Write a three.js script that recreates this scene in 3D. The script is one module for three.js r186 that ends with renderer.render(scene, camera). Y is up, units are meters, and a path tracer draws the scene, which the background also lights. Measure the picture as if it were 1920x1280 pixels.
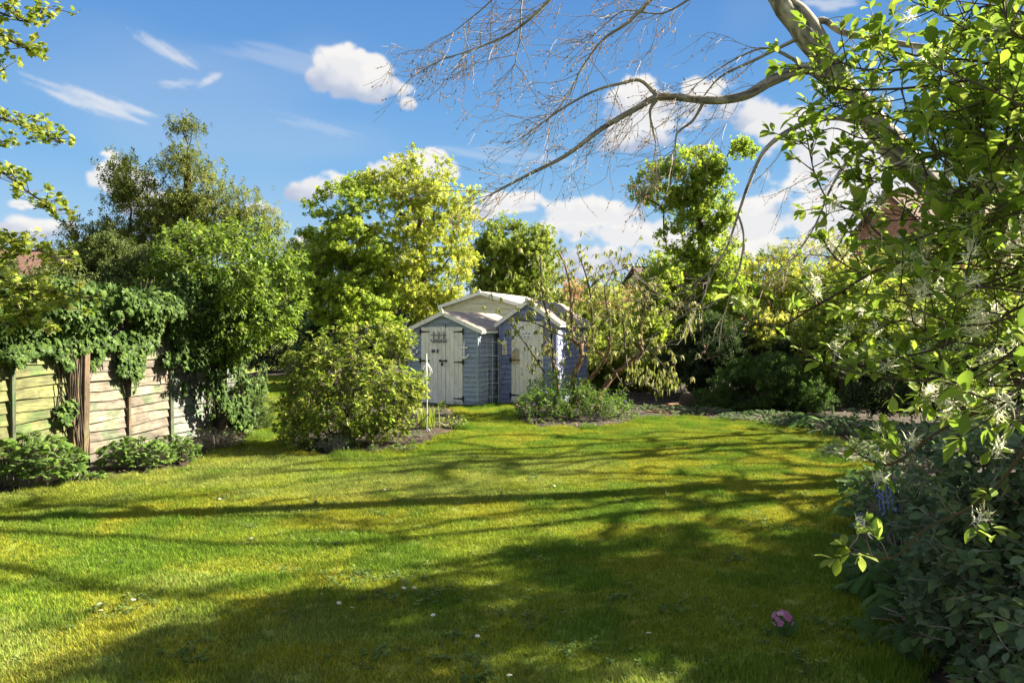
import * as THREE from 'three';
import { mergeGeometries } from 'three/addons/utils/BufferGeometryUtils.js';

// ------------------------------------------------------------------ camera, sky, sun, exposure
const scene = new THREE.Scene();
const V = (x, y, z) => new THREE.Vector3(x, y, z);
const EYE = 1.65, FOCAL = 1423;                                  // focal length in pixels of the 1920 x 1280 photograph
const camera = new THREE.PerspectiveCamera(2 * Math.atan(640 / FOCAL) * 180 / Math.PI, 1.5, 0.05, 2000);
camera.position.set(0, EYE, 0);
camera.rotation.x = -Math.atan(20 / FOCAL);
camera.updateMatrixWorld(true);
const EXPOSURE = 5.3;
const renderer = new THREE.WebGLRenderer({ antialias: true });
renderer.toneMapping = THREE.LinearToneMapping;
renderer.toneMappingExposure = EXPOSURE;
renderer.shadowMap.enabled = true;
const SUN_EL = 34 * Math.PI / 180, SUN_AZ = -18 * Math.PI / 180;   // from the right, a little behind the sheds
const sunDir = V(Math.cos(SUN_EL) * Math.cos(SUN_AZ), Math.sin(SUN_EL), Math.cos(SUN_EL) * Math.sin(SUN_AZ));
const sun = new THREE.DirectionalLight(new THREE.Color().setRGB(1, 0.9, 0.68), 5);
sun.name = 'sun';
sun.position.copy(sunDir).multiplyScalar(60);
sun.target.position.set(0, 0, -10);
sun.position.add(sun.target.position);
sun.castShadow = true;
Object.assign(sun.shadow.camera, { left: -40, right: 40, top: 40, bottom: -40, near: 1, far: 150 });
sun.shadow.mapSize.set(4096, 4096);
scene.add(sun, sun.target);

// ------------------------------------------------------------------ random numbers and noise
function rng(seed) { let s = seed | 0; return () => { s = (s + 0x6d2b79f5) | 0; let t = Math.imul(s ^ (s >>> 15), 1 | s); t = (t + Math.imul(t ^ (t >>> 7), 61 | t)) ^ t; return ((t ^ (t >>> 14)) >>> 0) / 4294967296; }; }
const hash = (x, y, z) => { let h = (Math.imul(x, 374761393) + Math.imul(y, 668265263) + Math.imul(z, 2147483647 ^ 0x5bd1e995)) | 0; h = Math.imul(h ^ (h >>> 13), 1274126177); h ^= h >>> 16; h = Math.imul(h, 2246822519); return ((h ^ (h >>> 15)) >>> 0) / 4294967296; };
function noise3(x, y, z) {
  const X = Math.floor(x), Y = Math.floor(y), Z = Math.floor(z); let u = x - X, v = y - Y, w = z - Z;
  u = u * u * (3 - 2 * u); v = v * v * (3 - 2 * v); w = w * w * (3 - 2 * w);
  const l = (a, b, t) => a + (b - a) * t;
  return l(l(l(hash(X, Y, Z), hash(X + 1, Y, Z), u), l(hash(X, Y + 1, Z), hash(X + 1, Y + 1, Z), u), v), l(l(hash(X, Y, Z + 1), hash(X + 1, Y, Z + 1), u), l(hash(X, Y + 1, Z + 1), hash(X + 1, Y + 1, Z + 1), u), v), w);
}
function fbm(x, y, z, o = 4) { let s = 0, a = 0.5, n = 0; for (let i = 0; i < o; i++) { s += a * noise3(x, y, z); n += a; a *= 0.5; x = x * 2.03 + 7.1; y = y * 2.03 + 3.7; z = z * 2.03 + 1.3; } return s / n; }
const clamp = (x, a = 0, b = 1) => Math.min(b, Math.max(a, x));
const sstep = (a, b, x) => { const t = clamp((x - a) / (b - a)); return t * t * (3 - 2 * t); };
const lerp = (a, b, t) => a + (b - a) * t;
const lin = (c) => { c /= 255; return c <= 0.04045 ? c / 12.92 : ((c + 0.055) / 1.055) ** 2.4; };

// a point of the place at a given depth in metres, and a point of the level ground
const P = (px, py, d) => V((px - 960) / FOCAL * d, (640 - py) / FOCAL * d, -d).applyMatrix4(camera.matrixWorld);
const G = (px, py) => { const q = V((px - 960) / FOCAL, (640 - py) / FOCAL, -1).applyMatrix4(camera.matrixWorld).sub(camera.position); return q.multiplyScalar(-EYE / q.y).add(camera.position); };
const toPx = (p) => { const q = p.clone().applyMatrix4(camera.matrixWorldInverse); return [960 + q.x / -q.z * FOCAL, 640 - q.y / -q.z * FOCAL, -q.z]; };
camera.matrixWorldInverse.copy(camera.matrixWorld).invert();

// ------------------------------------------------------------------ the sky: air and clouds
function makeSky() {
  const W = 3072, H = 1536, data = new Float32Array(W * H * 4);
  const r = rng(5), clouds = [];
  const dirOf = (px, py) => P(px, py, 1).sub(camera.position).normalize();
  const ae = (d) => [Math.atan2(d.x, -d.z), Math.asin(d.y)];
  const puff = (px, py, rx, ry, soft = 0, tilt = 0, dens = 1) => { const [a, e] = ae(dirOf(px, py)), k = 1 / FOCAL; clouds.push({ a, e, rx: rx * k, ry: ry * k, soft, tilt, dens, s: clouds.length * 3.7 }); };
  // cumulus
  puff(665, 150, 92, 56); puff(610, 150, 40, 36); puff(710, 160, 46, 32); puff(640, 120, 34, 30);
  puff(1260, 215, 130, 62); puff(1200, 200, 66, 50); puff(1390, 225, 110, 44); puff(1300, 185, 46, 36); puff(1215, 265, 90, 30); puff(1470, 245, 60, 36);
  puff(600, 355, 80, 36); puff(640, 345, 44, 30); puff(565, 360, 40, 26);
  puff(790, 320, 66, 36); puff(720, 335, 50, 30); puff(225, 345, 44, 42); puff(250, 385, 66, 34);
  puff(75, 432, 62, 24); puff(495, 392, 34, 15); puff(45, 385, 20, 8);
  puff(960, 382, 64, 26); puff(905, 400, 40, 20); puff(1120, 405, 110, 34); puff(1060, 440, 120, 34); puff(1180, 440, 90, 40); puff(1100, 490, 190, 44);
  puff(1440, 410, 100, 48); puff(1560, 300, 110, 66); puff(1610, 390, 120, 70); puff(1380, 470, 150, 40);
  puff(765, 195, 14, 11); puff(205, 289, 14, 6); puff(530, 460, 60, 22); puff(1560, 5, 60, 16, 0.4, 0, 0.7);
  // cirrus wisps
  puff(185, 192, 110, 19, 1, -0.2, 0.9); puff(305, 92, 62, 15, 1, -0.42, 0.75); puff(392, 150, 30, 10, 1, 0.5, 0.75); puff(335, 157, 46, 8, 1, 0.15, 0.5); puff(560, 120, 190, 26, 1, -0.1, 0.28); puff(950, 290, 150, 18, 1, -0.08, 0.3); puff(590, 235, 90, 12, 1, -0.2, 0.22);
  // more clouds all around and overhead, out of view, added to brighten the shade
  for (let i = 0; i < 150; i++) {
    const a = 0.85 + r() * (2 * Math.PI - 1.7), e = 0.06 + r() * r() * 1.0, big = 0.05 + r() * 0.1;
    for (let k = 0; k < 4; k++) clouds.push({ a: a + (r() - 0.5) * big * 2.4, e: Math.max(0.03, e + (r() - 0.4) * big * 0.5), rx: big * (0.5 + r() * 0.7), ry: big * (0.25 + r() * 0.3), soft: 0, tilt: 0, dens: 1, s: i * 9.1 + k });
  }
  for (let i = 0; i < 30; i++) { const a = r() * 6.28, e = 0.55 + r() * 0.9, big = 0.1 + r() * 0.14; for (let k = 0; k < 4; k++) clouds.push({ a: a + (r() - 0.5) * big * 2 / Math.cos(e), e: Math.min(1.5, e + (r() - 0.5) * big), rx: big * (0.5 + r() * 0.7), ry: big * (0.4 + r() * 0.4), soft: 0, tilt: 0, dens: 1, s: i * 5.3 + k }); }
  const grad = [[0, 206, 224, 242], [0.05, 194, 218, 242], [0.12, 166, 207, 241], [0.2, 134, 188, 236], [0.3, 112, 169, 228], [0.42, 96, 150, 216], [0.8, 80, 132, 202], [1.6, 72, 120, 190]].map(([e, ...c]) => [e, ...c.map(lin)]);
  const lit = [252, 249, 245].map(lin), shade = [186, 197, 220].map(lin), c = [0, 0, 0];
  const buckets = Array.from({ length: 96 }, () => []);
  for (const k of clouds) { const reach = Math.max(k.rx, k.ry) * 1.7 / Math.max(0.12, Math.cos(k.e)); for (let b = 0; b < 96; b++) { let da = Math.abs((b + 0.5) / 96 * 2 * Math.PI - Math.PI - k.a); da = Math.min(Math.abs(da), Math.abs(2 * Math.PI - da)); if (da < reach + 0.05) buckets[b].push(k); } }
  for (let row = 0; row < H; row++) {
    const el = ((row + 0.5) / H - 0.5) * Math.PI;
    for (let col = 0; col < W; col++) {
      const az = ((col + 0.5) / W - 0.5) * 2 * Math.PI, o = (row * W + col) * 4;
      const x = Math.cos(az) * Math.cos(el), y = Math.sin(el), z = Math.sin(az) * Math.cos(el);
      const e = Math.max(0, el); let i = 0; while (i < grad.length - 2 && grad[i + 1][0] < e) i++;
      const t = clamp((e - grad[i][0]) / (grad[i + 1][0] - grad[i][0]));
      for (let k = 0; k < 3; k++) c[k] = lerp(grad[i][k + 1], grad[i + 1][k + 1], t);
      if (el > -0.02) {
        let a = Math.atan2(x, -z), best = 0, hsh = 0, f1 = -1, f2 = 0;
        for (const k of buckets[clamp(Math.floor((a + Math.PI) / (2 * Math.PI) * 96), 0, 95)]) {
          let da = a - k.a; if (da > Math.PI) da -= 2 * Math.PI; if (da < -Math.PI) da += 2 * Math.PI;
          da *= Math.cos(k.e); let de = el - k.e;
          if (Math.abs(da) > k.rx * 1.6 || Math.abs(de) > k.rx * 1.6) continue;
          if (k.tilt) { const cs = Math.cos(k.tilt), sn = Math.sin(k.tilt), q = da * cs + de * sn; de = -da * sn + de * cs; da = q; }
          let u = da / k.rx, v = de / k.ry; if (v < 0 && !k.soft) v *= 1.35;
          const d2 = u * u + v * v; if (d2 > 2.6) continue;
          if (f1 < 0) { f1 = fbm(x * 30, y * 40, z * 30, 6); f2 = fbm(x * 9 + 5, y * 12, z * 9, 3); }
          let den;
          if (k.soft) { const st = fbm(u * 2.2 + k.s, v * 3.2 + u * 1.2, k.s, 4); den = sstep(0.25, 0.85, (1 - d2) * 0.7 + (st - 0.5) * 1.3 + 0.12) * k.dens * 0.75; if (den > best) { best = den; hsh = Math.max(hsh, 0.9); } }
          else { den = sstep(0.3, 0.6, (1 - d2) * 0.66 + (f1 - 0.5) * 2.1 + (f2 - 0.5) * 0.5 + 0.29) * k.dens; if (den > best) best = den; const h = sstep(-0.6, 0.75, v + u * 0.35 + (f1 - 0.5) * 2.6); hsh = hsh === 0 ? h : Math.max(hsh, h * 0.8) ; }
        }
        const veil = sstep(0.5, 0.75, fbm(x * 3 + 2, y * 7, z * 3, 3)) * 0.12 + 0.16 * (1 - sstep(0, 0.2, e)) * sstep(0.35, 0.6, f2 || fbm(x * 9 + 5, y * 12, z * 9, 3));
        for (let k = 0; k < 3; k++) { c[k] = lerp(c[k], lit[k] * 0.9, veil); c[k] = lerp(c[k], lerp(shade[k], lit[k], hsh), best * 0.96); }
      }
      data[o] = c[0] / EXPOSURE; data[o + 1] = c[1] / EXPOSURE; data[o + 2] = c[2] / EXPOSURE; data[o + 3] = 1;
    }
  }
  const tex = new THREE.DataTexture(data, W, H, THREE.RGBAFormat, THREE.FloatType);
  tex.mapping = THREE.EquirectangularReflectionMapping; tex.magFilter = THREE.LinearFilter; tex.needsUpdate = true;
  return tex;
}
const skyTexture = makeSky();
scene.background = skyTexture;
scene.environment = skyTexture;

// ------------------------------------------------------------------ materials
function tex(w, h, f, srgb = true) {
  const d = new Uint8Array(w * h * 4);
  for (let y = 0; y < h; y++) for (let x = 0; x < w; x++) { const c = f(x / w, y / h), o = (y * w + x) * 4; d[o] = clamp(c[0], 0, 255); d[o + 1] = clamp(c[1], 0, 255); d[o + 2] = clamp(c[2], 0, 255); d[o + 3] = 255; }
  const t = new THREE.DataTexture(d, w, h); t.wrapS = t.wrapT = THREE.RepeatWrapping; t.magFilter = THREE.LinearFilter; if (srgb) t.colorSpace = THREE.SRGBColorSpace; t.needsUpdate = true; return t;
}
// noise that repeats over the unit square
const tn = (u, v, f, s, o = 4) => { const a = u * 2 * Math.PI, b = v * 2 * Math.PI, q = f / 6.283; return fbm(Math.cos(a) * q + s, Math.sin(a) * q + Math.cos(b) * q * 1.01 + s * 0.7, Math.sin(b) * q - s, o); };
const rep = (t, x, y) => { const k = t.clone(); k.repeat.set(x, y); k.needsUpdate = true; return k; };
const woodTex = tex(512, 512, (u, v) => { const g = tn(u, v, 3, 4), s = fbm(u * 6 + g, v * 160, 3, 3) * 0.6 + fbm(u * 20, v * 60, 8, 3) * 0.4; const q = 150 + 150 * (s - 0.5) + 90 * (tn(u, v, 8, 9) - 0.5), k = sstep(0.52, 0.66, tn(u, v, 6, 2)); return [q * (1 - 0.22 * k), q * (1 - 0.08 * k), q * (1 - 0.2 * k)]; });
const grainBump = tex(256, 256, (u, v) => { const q = 255 * (0.6 * fbm(u * 5, v * 90, 3, 3) + 0.4 * fbm(u * 40, v * 40, 1, 2)); return [q, q, q]; }, false);
const barkTex = tex(256, 256, (u, v) => { const q = 110 + 190 * (fbm(u * 26, v * 7, 2, 4) - 0.4) + 60 * (tn(u, v, 5, 2) - 0.5); return [q, q * 0.97, q * 0.93]; });
const barkBump = tex(256, 256, (u, v) => { const q = 255 * fbm(u * 26, v * 7, 2, 4); return [q, q, q]; }, false);
const paintTex = tex(256, 256, (u, v) => { const q = 250 + 30 * (tn(u, v, 5, 3) - 0.5) + 50 * (fbm(u * 5, v * 50, 4, 3) - 0.5) - 40 * sstep(0.66, 0.76, tn(u, v, 22, 6, 3)); return [q, q, q * 0.99]; });
const soilTex = tex(512, 512, (u, v) => { const a = tn(u, v, 40, 3, 4), b = tn(u, v, 8, 7, 3), q = 62 + 90 * (a - 0.5) + 40 * (b - 0.5); return [q * 1.08, q * 0.88, q * 0.72]; });
const soilBump = tex(512, 512, (u, v) => { const q = 255 * (0.6 * tn(u, v, 40, 3, 4) + 0.4 * tn(u, v, 14, 5, 3)); return [q, q, q]; }, false);
const thatchTex = tex(512, 512, (u, v) => { const a = tn(u, v, 60, 3, 3), b = tn(u, v, 10, 6, 3), k = tn(u, v, 4, 8, 3); return [112 + 80 * (a - 0.5) + 50 * (k - 0.5), 122 + 80 * (a - 0.5) + 30 * (b - 0.5), 44 + 30 * (a - 0.5)]; });
const feltTex = tex(256, 256, (u, v) => { const q = 200 + 50 * (tn(u, v, 60, 3, 2) - 0.5) + 40 * (tn(u, v, 6, 7, 3) - 0.5); return [q, q * 0.97, q * 0.95]; });
const tileTex = tex(256, 256, (u, v) => { const rw = Math.floor(v * 24), cl = Math.floor(u * 16 + (rw % 2) * 0.5), q = 150 + 70 * (hash(cl % 16, rw, 3) - 0.5) - ((v * 24) % 1 < 0.14 ? 55 : 0) + 40 * (tn(u, v, 5, 7, 3) - 0.5); return [q * 1.05, q * 0.72, q * 0.6]; });
const brickTex = tex(256, 256, (u, v) => { const rw = Math.floor(v * 24), q = 150 + 60 * (hash(Math.floor(u * 12 + (rw % 2) * 0.5) % 12, rw, 7) - 0.5); const j = (v * 24) % 1 < 0.13 || ((u * 12 + (rw % 2) * 0.5) % 1) < 0.06; return j ? [170, 160, 148] : [q * 1.1, q * 0.72, q * 0.6]; });

const rgb = (r, g, b) => new THREE.Color().setRGB(r, g, b);
const std = (name, color, o = {}) => { const m = new THREE.MeshStandardMaterial({ color, roughness: 0.85, ...o }); m.name = name; return m; };
const leafMat = (name, color, o = {}) => { const m = new THREE.MeshPhysicalMaterial({ color, roughness: 0.95, transmission: 0.5, thickness: 0, side: THREE.DoubleSide, vertexColors: true, specularIntensity: 0.25, clearcoat: 0.06, clearcoatRoughness: 0.45, ...o }); m.name = name; return m; };
const WHITE = rgb(1, 1, 1);
const M = {
  leaf: leafMat('leaf', WHITE), thinLeaf: leafMat('thin_leaf', WHITE, { transmission: 0.62 }), gloss: leafMat('glossy_leaf', WHITE, { transmission: 0.38, clearcoat: 0.1, clearcoatRoughness: 0.3, specularIntensity: 0.22 }), grass: leafMat('grass', WHITE, { transmission: 0.32, clearcoat: 0, specularIntensity: 0.12 }),
  bark: std('bark', rgb(0.26, 0.22, 0.18), { map: barkTex, bumpMap: barkBump, bumpScale: 0.012 }), darkBark: std('dark_bark', rgb(0.16, 0.115, 0.085), { map: barkTex, bumpMap: barkBump, bumpScale: 0.008 }),
  greyBark: std('grey_bark', rgb(0.82, 0.79, 0.75), { map: barkTex, bumpMap: barkBump, bumpScale: 0.01 }), redBark: std('red_bark', rgb(0.62, 0.36, 0.2), { map: barkTex, bumpMap: barkBump, bumpScale: 0.008 }), twig: std('twig', rgb(0.27, 0.23, 0.2)),
  soil: std('soil', rgb(0.45, 0.43, 0.42), { map: soilTex, bumpMap: soilBump, bumpScale: 0.03, roughness: 1 }), thatch: std('thatch', rgb(0.9, 0.9, 0.9), { map: thatchTex, bumpMap: soilBump, bumpScale: 0.02, roughness: 1 }),
  fenceGreen: [0, 1, 2].map((i) => std('green_stained_wood', rgb(0.27 + i * 0.035, 0.29 + i * 0.03, 0.1 + i * 0.015), { map: woodTex, bumpMap: grainBump, bumpScale: 0.004 })),
  fenceBrown: [0, 1, 2, 3].map((i) => std('weathered_wood', rgb(0.54 - i * 0.085, 0.44 - i * 0.065, 0.34 - i * 0.045), { map: woodTex, bumpMap: grainBump, bumpScale: 0.004 })),
  fenceGrey: [0, 1, 2].map((i) => std('silvered_wood', rgb(0.36 + i * 0.05, 0.38 + i * 0.04, 0.35 + i * 0.04), { map: woodTex, bumpMap: grainBump, bumpScale: 0.004 })),
  post: std('post_wood', rgb(0.3, 0.2, 0.12), { map: woodTex, bumpMap: grainBump, bumpScale: 0.004 }), postGreen: std('green_post', rgb(0.19, 0.23, 0.13), { map: woodTex, bumpMap: grainBump, bumpScale: 0.004 }),
  blue: [0, 1, 2].map((i) => std('blue_paint', rgb(0.285 + i * 0.025, 0.345 + i * 0.025, 0.45 + i * 0.03), { map: paintTex, bumpMap: grainBump, bumpScale: 0.002, roughness: 0.65 })),
  violet: [0, 1, 2].map((i) => std('violet_blue_paint', rgb(0.2 + i * 0.02, 0.235 + i * 0.02, 0.42 + i * 0.025), { map: paintTex, bumpMap: grainBump, bumpScale: 0.002, roughness: 0.65 })),
  cream: [0, 1].map((i) => std('cream_paint', rgb(0.68 - i * 0.03, 0.63 - i * 0.03, 0.45 - i * 0.03), { map: paintTex, roughness: 0.7 })),
  white: [0, 1, 2].map((i) => std('white_paint', rgb(0.93 - i * 0.03, 0.905 - i * 0.03, 0.84 - i * 0.035), { map: paintTex, bumpMap: grainBump, bumpScale: 0.0015, roughness: 0.6 })),
  felt: std('roof_felt', rgb(0.46, 0.41, 0.39), { map: feltTex, bumpMap: soilBump, bumpScale: 0.003, roughness: 0.95 }), feltPale: std('pale_roof_felt', rgb(0.62, 0.6, 0.58), { map: feltTex, roughness: 0.95 }),
  iron: std('black_iron', rgb(0.018, 0.018, 0.02), { roughness: 0.5, metalness: 0.3 }), dark: std('dark_inside', rgb(0.02, 0.02, 0.02)), wire: std('white_wire', rgb(0.75, 0.75, 0.73), { roughness: 0.5 }),
  ornament: std('grey_metal', rgb(0.2, 0.21, 0.23), { roughness: 0.45, metalness: 0.2 }), whitePaint: std('plain_white', rgb(0.85, 0.85, 0.83), { roughness: 0.5 }), navy: std('navy_paint', rgb(0.03, 0.06, 0.18), { roughness: 0.5 }),
  yellow: std('yellow_paint', rgb(0.75, 0.5, 0.1), { roughness: 0.6 }), bamboo: std('bamboo', rgb(0.5, 0.36, 0.15), { roughness: 0.6 }), teal: std('teal_plastic', rgb(0.02, 0.12, 0.09), { roughness: 0.4 }),
  roofRed: std('clay_roof_tiles', rgb(0.3, 0.34, 0.4), { map: tileTex, roughness: 0.9 }), roofGrey: std('grey_roof_tiles', rgb(0.28, 0.42, 0.52), { map: tileTex, roughness: 0.9 }), brick: std('brickwork', rgb(0.85, 0.85, 0.85), { map: brickTex, roughness: 0.95 }), render: std('white_render', rgb(0.78, 0.77, 0.74), { map: paintTex, roughness: 0.9 }),
  glass: std('window_glass', rgb(0.03, 0.04, 0.05), { roughness: 0.08, metalness: 0 }), stone: std('stone', rgb(0.3, 0.27, 0.23), { map: soilTex, bumpMap: soilBump, bumpScale: 0.02 }),
};
M.stone.color.setRGB(1.6, 1.5, 1.4).multiplyScalar(0.6);

// ------------------------------------------------------------------ building helpers
const used = new Map();
function numbered(n) { const k = used.get(n) || 0; used.set(n, k + 1); return k ? n + '_' + String(k).padStart(3, '0') : n; }
function shadowed(m) { m.castShadow = m.receiveShadow = true; return m; }
function thing(name, label, category, pos = V(0, 0, 0), turn = 0, group) {
  const o = new THREE.Group(); o.name = numbered(name); o.position.copy(pos); o.rotation.y = turn; o.userData = { label, category }; if (group) o.userData.group = group;
  scene.add(o); o.updateMatrixWorld(true); return o;
}
function part(parent, name, geo, mat, label) { const m = shadowed(new THREE.Mesh(geo, mat)); m.name = name; if (label) m.userData.label = label; parent.add(m); return m; }
function structure(name, geo, mat, label) { const m = shadowed(new THREE.Mesh(geo, mat)); m.name = numbered(name); m.userData = { kind: 'structure', label, category: name.replace(/_/g, ' ') }; scene.add(m); return m; }
function box(w, h, d, x = 0, y = 0, z = 0) {          // uv in metres along the longest side
  const g = new THREE.BoxGeometry(w, h, d), p = g.attributes.position, n = g.attributes.normal, uv = g.attributes.uv, tall = h > w && h > d;
  for (let i = 0; i < p.count; i++) { const ax = Math.abs(n.getX(i)) > 0.5, ay = Math.abs(n.getY(i)) > 0.5; const a = ax ? p.getZ(i) : p.getX(i), b = ay ? p.getZ(i) : p.getY(i); uv.setXY(i, (tall ? b : a) + x * 1.7 + y, (tall ? a : b) + y * 2.3 + z); }
  g.translate(x, y, z); return g;
}
function noColor(g) { g.deleteAttribute('color'); return g; }
function merge(list) { return list.length === 1 ? list[0] : mergeGeometries(list.map((g) => { const q = g.index ? g.toNonIndexed() : g; for (const k of Object.keys(q.attributes)) if (!['position', 'normal', 'uv', 'color'].includes(k)) q.deleteAttribute(k); return q; })); }
function tube(pts, rad, seg = 6, cap = true) {
  const n = pts.length, pos = [], uv = [], idx = []; let t = V(0, 0, 0), nrm = null, run = 0;
  for (let i = 0; i < n; i++) {
    t = pts[Math.min(n - 1, i + 1)].clone().sub(pts[Math.max(0, i - 1)]).normalize();
    if (!nrm) { nrm = Math.abs(t.y) < 0.9 ? V(0, 1, 0) : V(1, 0, 0); }
    nrm = nrm.clone().sub(t.clone().multiplyScalar(nrm.dot(t))); if (nrm.lengthSq() < 1e-8) nrm = V(0.3, 0.5, 0.8).cross(t); nrm.normalize();
    const b = t.clone().cross(nrm), r = typeof rad === 'number' ? rad : rad[i];
    if (i) run += pts[i].distanceTo(pts[i - 1]);
    for (let k = 0; k <= seg; k++) { const a = k / seg * Math.PI * 2, c = Math.cos(a) * r, s = Math.sin(a) * r; pos.push(pts[i].x + nrm.x * c + b.x * s, pts[i].y + nrm.y * c + b.y * s, pts[i].z + nrm.z * c + b.z * s); uv.push(k / seg * Math.max(0.12, r * 6), run); }
  }
  for (let i = 0; i < n - 1; i++) for (let k = 0; k < seg; k++) { const a = i * (seg + 1) + k, b = a + seg + 1; idx.push(a, a + 1, b, b, a + 1, b + 1); }
  if (cap) for (const e of [0, n - 1]) { const c = pos.length / 3; pos.push(pts[e].x, pts[e].y, pts[e].z); uv.push(0, 0); for (let k = 0; k < seg; k++) { const a = e * (seg + 1) + k; e ? idx.push(c, a, a + 1) : idx.push(c, a + 1, a); } }
  const g = new THREE.BufferGeometry(); g.setAttribute('position', new THREE.Float32BufferAttribute(pos, 3)); g.setAttribute('uv', new THREE.Float32BufferAttribute(uv, 2)); g.setIndex(idx); g.computeVertexNormals(); return g;
}
function smooth(pts, per = 4) { return new THREE.CatmullRomCurve3(pts).getPoints((pts.length - 1) * per); }
function taper(n, a, b, pow = 1) { return Array.from({ length: n }, (_, i) => lerp(a, b, (i / (n - 1)) ** pow)); }
function extrude(points, depth, bevel = 0) { const g = new THREE.ExtrudeGeometry(new THREE.Shape(points.map(([x, y]) => new THREE.Vector2(x, y))), { depth, bevelEnabled: bevel > 0, bevelSize: bevel, bevelThickness: bevel, bevelSegments: 1 }); return g; }

// ---- leaves: length 1 along +y, face +z
function leafGeo(half, rows, fold = 0.25, droop = 0.25) {
  const pos = [], idx = [], m = rows.length;
  rows.forEach((t, i) => { const w = half(t) , zc = -droop * t * t; pos.push(-w, t, zc + fold * w, 0, t, zc, w, t, zc + fold * w); if (i) { const a = (i - 1) * 3, b = i * 3; for (const k of [0, 1]) { if (i > 1) idx.push(a + k, a + k + 1, b + k + 1); else idx.push(a + 1, b + k + 1, b + k); if (i > 1 && i < m - 1) idx.push(a + k, b + k + 1, b + k); } } });
  const g = new THREE.BufferGeometry(); g.setAttribute('position', new THREE.Float32BufferAttribute(pos, 3)); g.setIndex(idx); g.computeVertexNormals(); return tint(g, 1);
}
function fanLeaf(outline, lift = 0.12) {              // a lobed leaf: outline [x, y] round a midpoint
  const pos = [0, 0.42, lift], idx = []; outline.forEach(([x, y], i) => { pos.push(x, y, -0.1 * (x * x + (y - 0.4) ** 2) + (i % 2 ? 0.03 : 0)); });
  for (let i = 1; i < outline.length; i++) idx.push(0, i, i + 1); idx.push(0, outline.length, 1);
  const g = new THREE.BufferGeometry(); g.setAttribute('position', new THREE.Float32BufferAttribute(pos, 3)); g.setIndex(idx); g.computeVertexNormals(); return tint(g, 1);
}
function tint(g, r, gg = r, b = r) { const n = g.attributes.position.count, c = new Float32Array(n * 3); for (let i = 0; i < n; i++) { c[i * 3] = r; c[i * 3 + 1] = gg; c[i * 3 + 2] = b; } g.setAttribute('color', new THREE.BufferAttribute(c, 3)); return g; }
const oval = (w, p = 0.75) => (t) => w * Math.sin(Math.PI * Math.pow(t, p)) ** 0.9;
const Leaf = {
  small: leafGeo(oval(0.3), [0, 0.5, 1], 0.3, 0.1), oval: leafGeo(oval(0.27), [0, 0.25, 0.55, 0.8, 1], 0.3, 0.2), obovate: leafGeo(oval(0.25, 1.25), [0, 0.2, 0.45, 0.68, 0.87, 1], 0.35, 0.18), cupped: leafGeo(oval(0.22, 1.1), [0, 0.2, 0.45, 0.68, 0.87, 1], 0.8, 0.42), flat: leafGeo(oval(0.29, 1.3), [0, 0.2, 0.45, 0.68, 0.87, 1], 0.15, -0.16), slim: leafGeo(oval(0.17, 1.0), [0, 0.2, 0.45, 0.68, 0.87, 1], 0.6, 0.1),
  petal: leafGeo(oval(0.065), [0, 0.3, 0.65, 1], 0.4, 0.6), narrow: leafGeo(oval(0.15), [0, 0.3, 0.65, 1], 0.4, 0.35), round: leafGeo(oval(0.36, 0.95), [0, 0.25, 0.55, 0.82, 1], 0.2, 0.15),
  ivy: fanLeaf([[0, 0], [0.22, 0.02], [0.48, 0.12], [0.3, 0.38], [0.5, 0.62], [0.2, 0.66], [0, 1], [-0.2, 0.66], [-0.5, 0.62], [-0.3, 0.38], [-0.48, 0.12], [-0.22, 0.02]]),
  maple: fanLeaf([[0, 0], [0.3, 0.05], [0.5, 0.22], [0.36, 0.4], [0.55, 0.68], [0.22, 0.66], [0, 1], [-0.22, 0.66], [-0.55, 0.68], [-0.36, 0.4], [-0.5, 0.22], [-0.3, 0.05]]),
};
const blade = (() => { const b = (x, z, lean, az, h, w, shade) => { const g = new THREE.BufferGeometry(), cx = Math.cos(az), sx = Math.sin(az), p = []; const wx = -sx * w, wz = cx * w; const at = (t) => [x + cx * lean * t * t, h * t, z + sx * lean * t * t]; const q0 = at(0), q1 = at(0.55), q2 = at(1); p.push(q0[0] - wx, 0, q0[2] - wz, q0[0] + wx, 0, q0[2] + wz, q1[0] - wx * 0.8, q1[1], q1[2] - wz * 0.8, q1[0] + wx * 0.8, q1[1], q1[2] + wz * 0.8, ...q2); return [p, shade]; }; return b; })();
function bladePatch(seed, size, count, hMin, hMax, w) {
  const r = rng(seed), pos = [], col = [], nor = [], idx = [];
  for (let i = 0; i < count; i++) {
    const h = lerp(hMin, hMax, r() * r() * 0.6 + r() * 0.4), az = r() * 6.283, lean = h * (0.2 + r() * 0.9), straw = r() < 0.1, s = 0.55 + r() * 0.8;
    const [p] = blade((r() - 0.5) * size, (r() - 0.5) * size, lean, az, h, w * (0.7 + r() * 0.6)), b = pos.length / 3;
    pos.push(...p); for (let k = 0; k < 5; k++) { col.push(...(straw ? [1.5 * s, 1.15 * s, 1.9 * s] : [s * (0.9 + r() * 0.1), s, s * 0.9])); nor.push(Math.cos(az) * -0.3, 0.9, Math.sin(az) * -0.3); }
    idx.push(b, b + 1, b + 2, b + 2, b + 1, b + 3, b + 2, b + 3, b + 4);
  }
  const g = new THREE.BufferGeometry(); g.setAttribute('position', new THREE.Float32BufferAttribute(pos, 3)); g.setAttribute('normal', new THREE.Float32BufferAttribute(nor, 3)); g.setAttribute('color', new THREE.Float32BufferAttribute(col, 3)); g.setIndex(idx); g.computeVertexNormals(); return g;
}
const Y = V(0, 1, 0);
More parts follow.
